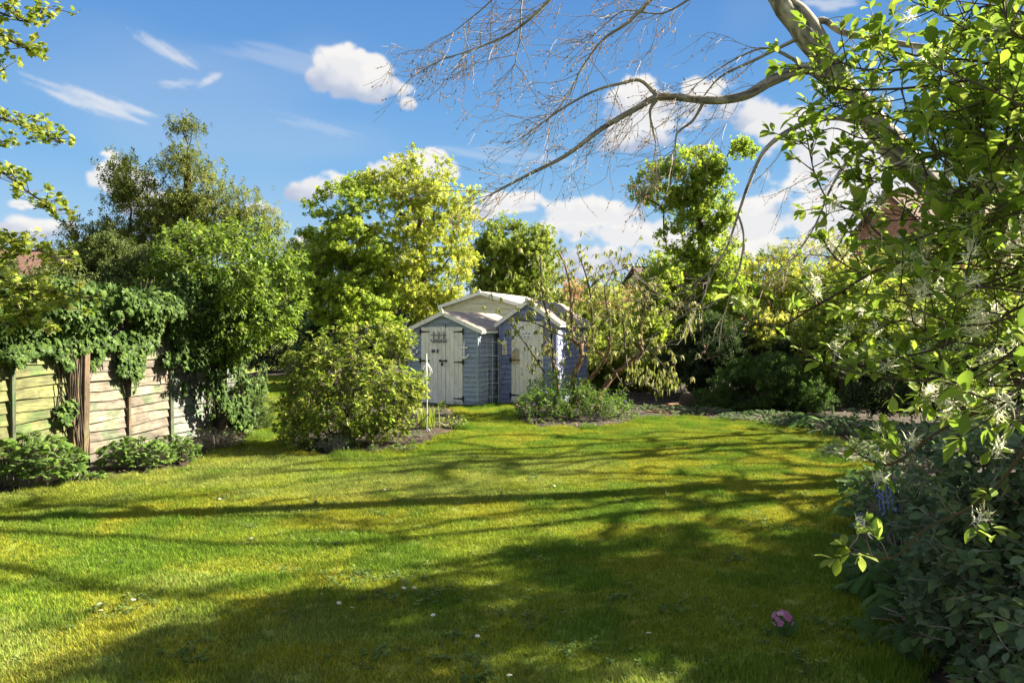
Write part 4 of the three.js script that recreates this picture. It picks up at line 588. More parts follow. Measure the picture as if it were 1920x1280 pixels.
// ------------------------------------------------------------------ pruned shrub before the violet shed
{
  const r = rng(61), D = 15, base = Gh(1105, 775), t = thing('pruned_shrub', 'leggy pruned shrub with bare orange brown limbs', 'shrub', base), gs = [], tips = [];
  const runs = [[[[1118, 768], [1126, 740], [1149, 707], [1185, 677], [1203, 660], [1197, 642]], 0.062, 0.036], [[[1100, 765], [1090, 731], [1114, 701], [1134, 672], [1143, 642], [1138, 632]], 0.05, 0.03], [[[1080, 765], [1075, 707], [1090, 672], [1090, 648], [1096, 632]], 0.055, 0.045], [[[1155, 701], [1131, 669], [1099, 648], [1076, 640]], 0.03, 0.024], [[[1093, 645], [1048, 627], [1004, 606], [970, 598]], 0.022, 0.008], [[[1022, 700], [986, 645], [956, 606]], 0.018, 0.008], [[[1090, 648], [1075, 639], [1072, 606], [1075, 565], [1080, 540]], 0.035, 0.014], [[[1111, 640], [1111, 606], [1105, 541], [1093, 499], [1082, 473]], 0.024, 0.01], [[[1143, 640], [1143, 612], [1137, 568], [1133, 538]], 0.022, 0.014], [[[1176, 690], [1172, 650], [1169, 606], [1167, 583]], 0.02, 0.014], [[[1203, 660], [1203, 606], [1209, 571], [1191, 517]], 0.028, 0.01], [[[1209, 568], [1222, 548], [1236, 529]], 0.014, 0.01], [[[1072, 606], [1069, 538], [1060, 499], [1048, 473]], 0.034, 0.016], [[[1040, 720], [1031, 606], [1019, 565], [1013, 479]], 0.024, 0.016], [[[1206, 666], [1224, 655], [1240, 650]], 0.02, 0.01], [[[1048, 755], [1042, 692], [1030, 660], [1020, 630]], 0.03, 0.012], [[[1203, 606], [1260, 570], [1310, 590]], 0.014, 0.006], [[[1197, 642], [1240, 680], [1262, 720]], 0.014, 0.006], [[[1191, 517], [1170, 500], [1160, 480]], 0.01, 0.005], [[[1075, 565], [1020, 560], [985, 566]], 0.012, 0.006], [[[1133, 538], [1150, 505], [1140, 480]], 0.01, 0.005], [[[1155, 701], [1170, 720], [1200, 715], [1240, 735]], 0.016, 0.006], [[[1209, 571], [1240, 590], [1262, 575]], 0.012, 0.005], [[[1105, 541], [1130, 520], [1180, 500]], 0.012, 0.005]];
  runs.forEach(([run, a, b], k) => { const pts = smooth(run.map(([x, y], i) => P(x, y, D + 0.35 * Math.sin(k * 2.1 + i * 0.5))), 4); const g = tube(pts, taper(pts.length, a, b).map((q, i) => q * (1 + 0.12 * Math.sin(i * 2.3 + k))), 7); gs.push([g, a]); if (a < 0.04) pts.forEach((p, i) => { if (i > pts.length * 0.35) for (let j = 0; j < 2; j++) tips.push(p.clone().add(rdir(r).multiplyScalar(0.04))); }); });
  for (const [g, a] of gs) part(t, a > 0.026 ? 'limb' : 'branch', shift(g, base), a > 0.026 ? M.redBark : M.bark);
  for (let i = 0; i < 270; i++) tips.push(P(1120 + gauss(r) * 150, 600 + gauss(r) * 105, D + gauss(r) * 0.5));
  const cols = [rgb(0.16, 0.19, 0.035), rgb(0.22, 0.235, 0.06), rgb(0.32, 0.31, 0.13), rgb(0.12, 0.15, 0.028)], tw = [], lv = [];
  for (const p of tips) { if (p.y < 0.5) continue; const dir = rdir(r).add(V(0, 0.5, 0)).normalize(), L = 0.1 + r() * 0.22, e = p.clone().add(dir.multiplyScalar(L)); tw.push(tube([p, e], [0.005, 0.003], 3)); const n = 3 + Math.floor(r() * 5); for (let i = 0; i < n; i++) { const a = r() * 6.28; lv.push({ m: basis(e.clone().lerp(p, r() * 0.25), V(Math.cos(a) * 0.6, -0.75 + r() * 0.5, Math.sin(a) * 0.6), V(Math.cos(a), 0.5, Math.sin(a)), 0.08 + r() * 0.06), c: pick(cols, r, 0.2) }); } }
  // hanging skirts of leaves at the right
  for (const [x, y] of [[1225, 690], [1245, 705], [1262, 715], [1205, 700], [1235, 730], [1190, 690], [1000, 660], [990, 690], [1300, 600], [1285, 620]]) for (let i = 0; i < 16; i++) { const p = P(x + gauss(r) * 14, y + gauss(r) * 14, D + gauss(r) * 0.2), a = r() * 6.28; lv.push({ m: basis(p, V(Math.cos(a) * 0.4, -0.9, Math.sin(a) * 0.4), V(Math.cos(a), 0.4, Math.sin(a)), 0.09 + r() * 0.06), c: pick(cols, r, 0.2) }); }
  part(t, 'twigs', shift(merge(tw), base), M.twig); foliage(t, 'leaves', Leaf.narrow, M.gloss, lv, 200, mats3(M.gloss, cols));
}
{ // periwinkle mound
  const r = rng(62), lobes = lobePx([[1075, 765, 14.2, 100, 34, 0.7], [1020, 770, 14, 52, 30, 0.5], [1130, 775, 14.1, 52, 26, 0.5], [1050, 740, 14.8, 60, 34, 0.5]]), base = Gh(1075, 792), centre = base.clone(), t = thing('periwinkle', 'mound of glossy periwinkle with violet flowers below the pruned shrub', 'plant', base), tips = inLobes(lobes, 900, r, 0.7).filter((p) => p.y > 0.04), cols = [rgb(0.08, 0.155, 0.014), rgb(0.11, 0.19, 0.02), rgb(0.05, 0.1, 0.01)];
  const w = twigLeaves(tips, centre, 7, 0.13, 0.06, cols, r, { up: 0.7 }); part(t, 'stems', shift(w.twigs, base), M.twig); foliage(t, 'leaves', Leaf.oval, M.gloss, w.leaves, 80, mats3(M.gloss, cols));
  const petal = merge(Array.from({ length: 5 }, (_, i) => Leaf.round.clone().applyMatrix4(basis(V(0, 0, 0), V(Math.cos(i * 1.2566), 0.15, Math.sin(i * 1.2566)), Y, 1)))), fm = leafMat('violet_petal', rgb(0.3, 0.25, 0.65)); for (const [x, y] of [[1043, 800], [1022, 760], [1115, 778], [1173, 752], [1002, 757], [1120, 785], [1050, 745], [1085, 770], [1025, 735], [1150, 770], [1000, 788], [1065, 790]]) { const m = part(t, 'flower', petal, fm); m.position.copy(P(x, y, 13.5 + 0.3 * r())).sub(base); m.rotation.set(1.1 + r() * 0.4, r(), 0); m.scale.setScalar(0.026); }
}

// ------------------------------------------------------------------ trees behind the sheds
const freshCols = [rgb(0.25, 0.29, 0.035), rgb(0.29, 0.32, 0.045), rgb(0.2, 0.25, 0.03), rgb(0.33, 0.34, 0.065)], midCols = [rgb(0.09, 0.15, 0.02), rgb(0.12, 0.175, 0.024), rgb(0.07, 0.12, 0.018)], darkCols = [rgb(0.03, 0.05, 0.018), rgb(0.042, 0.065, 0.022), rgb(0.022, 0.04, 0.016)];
makeTree('spring_tree', 'tall fresh yellow green tree rising behind the sheds', 'tree', { seed: 71, base: P(800, 620, 24).setY(0), radius: 0.2, trunk: [P(800, 620, 24).setY(0), P(798, 600, 24), P(790, 500, 24), P(785, 360, 24)], lobes: [[790, 330, 24, 64, 44, 1.2], [740, 380, 24, 90, 56, 1.5], [840, 400, 24, 66, 70, 1.3], [790, 450, 23.6, 100, 80, 1.6], [850, 520, 23.6, 56, 70, 1.2], [720, 500, 24, 80, 90, 1.4], [770, 560, 23.2, 70, 60, 1], [820, 590, 23, 60, 40, 0.8], [700, 340, 24.2, 46, 30, 0.8]], clumps: 600, per: 13, clumpR: 0.25, size: 0.16, inner: 0.3, sprig: Sprig.maple, cols: freshCols, limb: { tip: 0.009 }, every: 2 });
makeTree('broad_tree', 'broad green tree with layered boughs left of the spring tree', 'tree', { seed: 72, base: P(650, 620, 23).setY(0), radius: 0.2, lobes: [[645, 385, 23, 70, 40, 1.2], [610, 455, 22.8, 58, 64, 1.1], [670, 470, 22.6, 70, 60, 1.2], [640, 560, 22.4, 66, 50, 1], [690, 570, 22, 60, 50, 0.9], [700, 620, 21.8, 50, 36, 0.7], [620, 520, 23, 60, 60, 1]], clumps: 330, per: 15, clumpR: 0.26, size: 0.17, sprig: Sprig.maple, cols: [rgb(0.2, 0.27, 0.028), rgb(0.24, 0.3, 0.034), rgb(0.15, 0.22, 0.022)], limb: { tip: 0.009 }, every: 2, flat: 0.35 });
makeTree('back_tree', 'rounded green tree behind the cream summer house', 'tree', { seed: 73, base: P(975, 620, 28).setY(0), radius: 0.2, lobes: [[965, 460, 28, 66, 52, 1.4], [1000, 500, 28, 52, 60, 1.2], [925, 500, 28, 44, 60, 1.2], [970, 550, 27.6, 84, 50, 1.4]], clumps: 300, per: 16, clumpR: 0.3, size: 0.19, sprig: Sprig.maple, cols: [rgb(0.16, 0.21, 0.028), rgb(0.2, 0.24, 0.036), rgb(0.11, 0.16, 0.02)], limb: { tip: 0.01 }, every: 2 });
makeTree('dark_hedge', 'dark evergreen hedge in deep shade at the back', 'hedge', { seed: 74, base: P(560, 620, 30).setY(0), radius: 0.16, lobes: [[520, 600, 30, 90, 84, 1.4], [600, 560, 30, 90, 110, 1.4], [690, 590, 27.5, 70, 100, 1.2], [430, 600, 31, 90, 90, 1.4], [760, 610, 26.5, 60, 80, 1]], clumps: 330, per: 20, clumpR: 0.42, size: 0.26, sprig: Sprig.dense, cols: [...darkCols, rgb(0.05, 0.065, 0.045)], every: 4, inner: 0.6, cut: 0.2, bark: M.darkBark });
makeTree('dark_shrub', 'dark blue green shrub at the end of the far lawn', 'shrub', { seed: 75, base: Gh(560, 700), radius: 0.08, lobes: [[565, 672, 27, 40, 26, 0.6], [600, 640, 27.5, 40, 40, 0.6]], clumps: 70, per: 18, clumpR: 0.22, size: 0.18, sprig: Sprig.dense, cols: [rgb(0.05, 0.1, 0.03), rgb(0.035, 0.07, 0.03)], every: 4, bark: M.darkBark });
makeTree('ivy_clad_tree', 'tall narrow tree wrapped in ivy right of the sheds', 'tree', { seed: 76, base: P(1310, 620, 19.2).setY(0), radius: 0.2, trunk: [P(1310, 620, 19.2).setY(0), P(1312, 600, 19.2), P(1318, 480, 19.2), P(1300, 340, 19.2)], lobes: [[1300, 310, 19.2, 64, 36, 0.8], [1250, 350, 19.2, 62, 44, 0.8], [1330, 380, 19.2, 46, 70, 0.7], [1290, 420, 19.2, 56, 60, 0.7], [1330, 480, 19.6, 60, 60, 0.8], [1270, 520, 19.6, 64, 54, 0.8], [1330, 560, 19.6, 66, 60, 0.8], [1280, 610, 19.4, 66, 60, 0.8], [1390, 290, 19.2, 24, 26, 0.3], [1245, 560, 18.6, 46, 56, 0.7], [1225, 610, 18.3, 34, 44, 0.6]], clumps: 520, per: 15, clumpR: 0.22, size: 0.15, sprig: Sprig.ivy, cols: [rgb(0.2, 0.28, 0.03), rgb(0.24, 0.31, 0.036), rgb(0.15, 0.22, 0.022)], mat: M.thinLeaf, limb: { tip: 0.007 }, every: 2, cut: 0.4, gap: 1.7 });
makeTree('dark_yew', 'dark columnar shrub in the shade below the ivy clad tree', 'shrub', { seed: 77, base: P(1335, 620, 18).setY(0), radius: 0.1, lobes: [[1335, 660, 18, 50, 70, 0.6], [1290, 680, 18, 40, 50, 0.5], [1420, 670, 18.4, 60, 70, 0.6], [1500, 680, 17.5, 60, 60, 0.6], [1580, 690, 16.5, 60, 60, 0.6], [1660, 715, 13.5, 80, 60, 0.5], [1780, 720, 12.5, 90, 66, 0.5], [1900, 710, 12, 90, 70, 0.5]], cut: 0.3, clumps: 420, per: 18, clumpR: 0.22, size: 0.17, sprig: Sprig.dense, cols: darkCols, every: 4, bark: M.darkBark });
makeTree('low_shrub', 'low mid green shrub on the far right edge of the lawn', 'shrub', { seed: 78, base: Gh(1400, 768), radius: 0.05, lobes: [[1400, 735, 15.6, 66, 36, 0.6], [1460, 715, 15.4, 50, 50, 0.5], [1345, 752, 15.8, 50, 20, 0.4], [1390, 700, 16, 36, 24, 0.4], [1520, 745, 15, 40, 34, 0.5]], clumps: 170, per: 16, clumpR: 0.14, size: 0.12, sprig: Sprig.dense, cols: [rgb(0.04, 0.08, 0.014), rgb(0.055, 0.1, 0.018)], every: 3, cut: 0.3, bark: M.darkBark });
const hedgeRow = [[1430, 540, 20.5, 80, 70], [1520, 520, 20, 80, 84], [1600, 560, 19.6, 80, 76], [1690, 545, 19, 90, 90], [1800, 545, 18.4, 90, 95], [1910, 540, 18, 90, 100], [1100, 570, 25, 60, 46], [1170, 575, 23.5, 56, 56], [1480, 620, 18.6, 70, 44], [1060, 640, 20.5, 60, 60], [1150, 650, 21.5, 70, 70], [1240, 640, 21, 60, 70], [1595, 605, 16.4, 76, 90], [1720, 620, 17, 84, 80], [1860, 620, 16.5, 92, 80]];
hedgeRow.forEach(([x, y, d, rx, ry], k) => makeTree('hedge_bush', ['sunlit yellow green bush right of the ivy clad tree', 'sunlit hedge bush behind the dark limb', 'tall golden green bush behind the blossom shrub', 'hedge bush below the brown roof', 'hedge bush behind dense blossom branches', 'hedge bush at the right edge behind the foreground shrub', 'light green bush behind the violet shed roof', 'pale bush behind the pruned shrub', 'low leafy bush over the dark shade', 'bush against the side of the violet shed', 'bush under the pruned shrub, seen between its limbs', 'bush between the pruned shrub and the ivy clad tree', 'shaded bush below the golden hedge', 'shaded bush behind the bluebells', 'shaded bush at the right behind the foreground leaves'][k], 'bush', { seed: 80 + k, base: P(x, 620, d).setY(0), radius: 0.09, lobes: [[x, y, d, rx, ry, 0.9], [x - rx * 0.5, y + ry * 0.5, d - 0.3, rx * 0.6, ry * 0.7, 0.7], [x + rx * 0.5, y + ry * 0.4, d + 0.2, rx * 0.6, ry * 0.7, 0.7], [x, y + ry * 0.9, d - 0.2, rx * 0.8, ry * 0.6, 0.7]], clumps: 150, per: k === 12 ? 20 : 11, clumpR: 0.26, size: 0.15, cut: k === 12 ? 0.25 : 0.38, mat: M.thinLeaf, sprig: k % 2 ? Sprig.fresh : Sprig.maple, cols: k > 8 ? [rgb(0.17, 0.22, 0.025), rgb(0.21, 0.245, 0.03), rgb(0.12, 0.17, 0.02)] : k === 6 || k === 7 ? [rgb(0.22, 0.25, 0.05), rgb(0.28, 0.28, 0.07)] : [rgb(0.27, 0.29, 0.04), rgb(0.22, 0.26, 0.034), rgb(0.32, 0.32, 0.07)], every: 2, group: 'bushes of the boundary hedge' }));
makeTree('red_leaf_tree', 'small tree with dusky red leaves behind the pruned shrub', 'tree', { seed: 95, base: P(1165, 620, 22).setY(0), radius: 0.06, lobes: [[1185, 570, 22, 34, 26, 0.4], [1080, 545, 22.4, 22, 16, 0.3], [1150, 590, 22, 24, 20, 0.3]], clumps: 30, per: 9, clumpR: 0.2, size: 0.12, sprig: Sprig.maple, cols: [rgb(0.24, 0.1, 0.08), rgb(0.33, 0.18, 0.14)], every: 2 });
// far trees that close the view
[[250, 560, 46, 120, 70], [60, 560, 44, 120, 60], [480, 560, 44, 110, 70], [880, 570, 42, 130, 60], [1150, 570, 46, 140, 40], [1400, 540, 40, 140, 70], [1650, 540, 38, 140, 80], [1900, 520, 36, 150, 100], [-120, 560, 40, 120, 90], [2080, 520, 34, 140, 110]].forEach(([x, y, d, rx, ry], k) => makeTree('distant_tree', ['distant tree behind the house with the white gable', 'distant tree at the left edge of the garden', 'distant tree above the dark hedge', 'distant tree between spring tree and back tree', 'distant low trees in the gap below the clouds', 'distant tree behind the sunlit hedge', 'distant tree beside the brown roof', 'distant tree at the right edge', 'distant tree beyond the left edge', 'distant tree beyond the right edge'][k], 'tree', { seed: 100 + k, base: P(x, 620, d).setY(0), radius: 0.2, lobes: [[x, y, d, rx, ry, 2], [x - rx * 0.5, y + ry * 0.5, d, rx * 0.6, ry * 0.7, 1.5], [x + rx * 0.5, y + ry * 0.5, d, rx * 0.6, ry * 0.7, 1.5]], clumps: 90, per: 16, clumpR: 0.6, size: 0.42, sprig: Sprig.fresh, cols: midCols, every: 3, group: 'distant trees' }));

// ------------------------------------------------------------------ houses
function house(label, pos, turn, w, dep, eave, ridge, wall, roofMat, o = {}) {
  const h = thing('house', label, 'house', pos, turn);
  part(h, 'wall', box(w, eave, dep, 0, eave / 2, 0), wall);
  for (const s of [-1, 1]) { const g = extrude([[-dep / 2, eave], [dep / 2, eave], [0, ridge]], 0.2); g.rotateY(Math.PI / 2); g.translate(s > 0 ? w / 2 - 0.2 : -w / 2, 0, 0); part(h, 'gable', g, o.gable || wall); }
  const sl = Math.hypot(dep / 2, ridge - eave) + 0.4, an = Math.atan2(ridge - eave, dep / 2);
  const roof = part(h, 'roof', box(w + 0.5, 0.16, 0.3, 0, ridge + 0.06, 0), roofMat);
  for (const s of [-1, 1]) { const g = box(w + 0.5, 0.12, sl, 0, 0, 0); g.translate(0, 0.05, s * sl / 2); g.rotateX(s * an); g.translate(0, ridge, 0); part(roof, 'roof_slope', g, roofMat); }
  part(roof, 'chimney', box(0.6, 1.3, 0.6, w * 0.3, ridge + 0.4, 0), M.brick);
  for (const x of o.windows || []) { const f = part(h, 'window', box(1.3, 1.2, 0.06, x, eave - 1.1, dep / 2 + 0.03), M.render); part(f, 'pane', box(0.54, 1.04, 0.03, x - 0.3, eave - 1.1, dep / 2 + 0.06), M.glass); part(f, 'pane', box(0.54, 1.04, 0.03, x + 0.3, eave - 1.1, dep / 2 + 0.06), M.glass); }
  return h;
}
house('red roofed house with white gable behind the left trees', P(190, 620, 40).setY(0), 0.5, 9, 6, 4.0, 5.6, M.render, M.roofRed, { gable: M.render, windows: [-2.6, 0.2, 2.8] });
house('brown tiled house roof behind the blossom branches', P(1790, 620, 31).setY(0), 0.35, 7, 6, 4.4, 7.0, M.brick, M.roofRed, { windows: [-1.8, 1.6] });
house('grey roofed house half hidden by the ivy clad tree', P(1270, 620, 44).setY(0), 0.2, 5, 6, 3.8, 5.2, M.render, M.roofGrey, { windows: [-1.6, 1.4] });

// ------------------------------------------------------------------ the leaning bare tree
{
  const r = rng(121), base = V(7.3, 0, -8.8), t = thing('leaning_tree', 'big leaning grey tree with bare drooping twigs', 'tree', base), D = 9;
  const limbsList = [], fine = [], buds = [];
  const trunk = smooth([base, V(6.3, 1.9, -8.9), P(1690, 290, D), P(1600, 180, D), P(1520, 80, D), P(1460, 0, D), P(1400, -110, D), P(1330, -260, D), P(1290, -420, D)], 5);
  part(t, 'trunk', shift(tube(trunk, trunk.map((_, i) => lerp(0.2, 0.045, i / (trunk.length - 1)) * (1 + 0.08 * Math.sin(i * 1.9)) * (1 + 0.6 * Math.exp(-i * 0.6))), 12), base), M.greyBark);
  const limb = (pts, a, b, tw = 1) => limbsList.push([smooth(pts, 5), a, b, tw]);
  const px = (l, d = D) => l.map(([x, y, k]) => P(x, y, k || d));
  limb(px([[1575, 160], [1520, 128], [1450, 150], [1400, 178], [1340, 188], [1235, 182], [1190, 205], [1130, 240], [1060, 292], [985, 330], [925, 362]]), 0.085, 0.012, 1.5);
  limb(px([[1235, 182], [1200, 150], [1170, 155], [1120, 168], [1060, 200], [1010, 235]]), 0.03, 0.008, 1.3);
  limb(px([[1235, 182], [1220, 205], [1225, 245], [1230, 268]]), 0.028, 0.008);
  limb(px([[1320, 190], [1300, 225], [1270, 250], [1265, 280], [1240, 320]]), 0.022, 0.006, 1.2);
  limb(px([[1500, 70], [1420, 110], [1350, 145], [1320, 180]]), 0.025, 0.008);
  limb(px([[1520, 128], [1440, 90], [1380, 110], [1310, 155]]), 0.02, 0.006);
  limb(px([[1470, 0], [1500, 20], [1530, 60], [1560, 130]]), 0.075, 0.1, 0.3);
  limb(px([[1545, 90], [1530, 45], [1545, 38], [1575, 58], [1640, 72], [1710, 85], [1780, 88], [1840, 70], [1930, 30]]), 0.05, 0.03);
  limb(px([[1640, 240], [1570, 220], [1500, 235], [1440, 275], [1410, 330], [1385, 400], [1360, 470], [1330, 510]]), 0.045, 0.008, 0.7);
  limb(px([[1385, 400], [1395, 450], [1370, 540], [1310, 580], [1250, 560]]), 0.016, 0.005, 0.5);
  limb(px([[1400, -110], [1300, -60], [1230, -10], [1180, 40], [1130, 75], [1090, 130], [1075, 160]]), 0.04, 0.006, 1.6);
  limb(px([[1330, -260], [1180, -160], [1080, -60], [1020, 10], [960, 60], [880, 95], [830, 110]]), 0.04, 0.006, 1.8);
  limb(px([[1180, -160], [1060, -90], [985, -20], [975, 70], [965, 120]]), 0.02, 0.005, 1.5);
  limb(px([[1080, -60], [960, -30], [900, 20], [850, 60]]), 0.018, 0.005, 1.5);
  limb(px([[1400, -110], [1350, -40], [1290, 0], [1240, 25], [1170, 20], [1120, 60]]), 0.022, 0.005, 1.5);
  limb(px([[1660, 250], [1600, 290], [1560, 350], [1530, 420], [1500, 470]]), 0.03, 0.006, 0.6);
  limb(px([[1700, 300], [1640, 330], [1600, 400]], 8.6), 0.02, 0.006, 1.2);
  // boughs over the lawn, above the frame, towards the viewer
  for (const [h, x2, z2, up] of [[5.8, 6.2, -10.4, 7.2], [6.0, 4.6, -9.8, 7.4], [6.2, 2.6, -10.6, 8.2], [6.4, 5.2, -8.2, 7.6], [6.6, 1.4, -8.6, 8.0], [6.3, 3.6, -7.4, 7.0], [6.8, 6.6, -9.2, 9.0], [6.5, 0.6, -10.2, 8.6], [5.9, 5.4, -7.9, 6.3], [6.1, 6.9, -7.7, 6.5], [6.3, 4.4, -7.2, 6.4], [5.8, 6.2, -8.7, 6.1], [6.6, 3.2, -6.8, 7.0]]) {
    let k = trunk.findIndex((p) => p.y > h); if (k < 0) k = trunk.length - 2; const a = trunk[k]; limb([a, V(lerp(a.x, x2, 0.35), lerp(a.y, up, 0.55), lerp(a.z, z2, 0.3)), V(lerp(a.x, x2, 0.7), up * 0.98, lerp(a.z, z2, 0.7)), V(x2, up, z2), V(x2 + (x2 - a.x) * 0.3, up - 0.2, z2 + (z2 - a.z) * 0.3)], 0.07, 0.02, 0.8);
  }
  const grow = (p, dir, len, rad, level) => {
    const n = level > 1 ? 4 : 6, pts = [p.clone()]; let q = p.clone(), d = dir.clone().normalize();
    for (let i = 0; i < n; i++) { d.add(rdir(r).multiplyScalar(0.22)).add(V(-0.05, -0.1 + 0.16 * (i / n), 0)).normalize(); q = q.clone().add(d.clone().multiplyScalar(len / n)); pts.push(q); }
    fine.push(tube(pts, taper(n + 1, rad, Math.max(0.0022, rad * 0.45)), level > 1 ? 3 : 4, false));
    if (level < 3) for (let i = 1; i <= n; i++) if (r() < 0.52) { const side = rdir(r); side.sub(d.clone().multiplyScalar(side.dot(d))); grow(pts[i], d.clone().multiplyScalar(0.7).add(side.normalize().multiplyScalar(0.75)).add(V(-0.15, -0.1, 0)), len * (0.34 + r() * 0.3), rad * 0.6, level + 1); }
    if (level > 1 || r() < 0.6) for (let i = 2; i <= n; i++) if (r() < 0.5) buds.push({ m: basis(pts[i], d.clone().add(rdir(r).multiplyScalar(0.5)), rdir(r), 0.02 + r() * 0.02), c: rgb(0.2 + r() * 0.1, 0.12 + r() * 0.05, 0.09) });
  };
  const big = [];
  for (const [pts, a, b, tw] of limbsList) {
    const tube1 = tube(pts, taper(pts.length, a, b, 0.8), a > 0.05 ? 9 : 6); if (a > 0.03) part(t, 'bough', shift(tube1, base), M.greyBark); else big.push(tube1);
    const L = pts.length; for (let i = Math.floor(L * 0.25); i < L; i++) if (r() < 0.36 * tw * (0.5 + i / L)) { const d = pts[Math.min(L - 1, i + 1)].clone().sub(pts[Math.max(0, i - 1)]).normalize(); const side = rdir(r); side.z *= 0.7; grow(pts[i], d.multiplyScalar(0.8).add(side.multiplyScalar(0.75)), 0.35 + r() * 0.55, 0.0052, 1); }
    const d = pts[L - 1].clone().sub(pts[L - 3]).normalize(); for (let k = 0; k < 3; k++) grow(pts[L - 1], d.clone().add(rdir(r).multiplyScalar(0.35)), 0.5, 0.005, 1);
  }
  part(t, 'branches', shift(merge(big), base), M.greyBark); part(t, 'twigs', shift(merge(fine), base), M.twig); foliage(t, 'catkins', Leaf.small, M.leaf, buds);
}
// trees and bushes to the right of the view whose shade falls on the lawn
[[7.9, -7.4, 3.4, 1.25], [7.2, -6.9, 4.6, 1.35], [6.2, -5.4, 3.2, 1.3], [5.6, -4.0, 2.4, 1.1], [6.0, -6.1, 4.6, 0.9]].forEach(([x, z, h, rad], k) => {
  const r = rng(130 + k), base = V(x, 0, z), t = thing('border_tree', ['leafy border tree beside the leaning trunk, right of the view', 'tallest leafy border tree right of the view', 'leafy border tree nearer the viewer on the right', 'border tree closest to the viewer on the right', 'slender border tree reaching over the right bed'][k], 'tree', base, 0, 'border trees right of the view'), lobes = [{ c: V(x, h, z), r: V(rad, rad * 1.1, rad) }, { c: V(x - 0.4, h * 0.62, z + 0.2), r: V(rad * 0.9, rad * 0.8, rad) }, { c: V(x + 0.3, h * 0.35, z), r: V(rad, rad * 0.7, rad) }], tips = inLobes(lobes, 190, r, 0.4).filter((p) => fbm(p.x * 1.3, p.y * 1.3, p.z * 1.3 + k, 2) > 0.47);
  const s = limbs([base, V(x, h * 0.5, z), V(x, h, z)], 0.12, tips.filter((_, i) => i % 2), r, { tip: 0.01 }); part(t, 'trunk', shift(s.trunk, base), M.bark); part(t, 'branches', shift(s.branches, base), M.bark);
  foliage(t, 'crown', Sprig.fresh, M.leaf, sprays(tips, V(x, h * 0.6, z), 17, 0.27, 0.2, midCols, r));
});
[[8.6, -10.2, 6.6], [9.2, -12.6, 9.4], [10.6, -14.2, 10.2], [8.9, -9.2, 8.2], [12, -13, 10.6]].forEach(([x, z, h], k) => {
  const r = rng(140 + k), base = V(x, 0, z), t = thing('bare_tree', ['bare tree behind the leaning trunk, nearest of five', 'bare forked tree beyond the leaning trunk', 'bare tree farthest back on the right boundary', 'tall bare tree next to the leaning trunk', 'tallest bare tree at the far right'][k], 'tree', base, 0, 'bare trees right of the view'), tips = []; for (let i = 0; i < 76; i++) { const a = r() * 6.28, q = Math.sqrt(r()), y = h * (0.38 + 0.58 * r()); tips.push(V(x + Math.cos(a) * q * 1.9 * (y / h), y, z + Math.sin(a) * q * 1.9 * (y / h))); }
  const s = limbs([base, V(x + gauss(r) * 0.3, h * 0.3, z), V(x + gauss(r) * 0.4, h * 0.6, z + gauss(r) * 0.3), V(x + gauss(r) * 0.5, h * 0.9, z)], 0.13, tips, r, { tip: 0.02, pow: 0.4, from: 0.15 }); part(t, 'trunk', shift(s.trunk, base), M.greyBark); part(t, 'branches', shift(s.branches, base), M.greyBark);
});
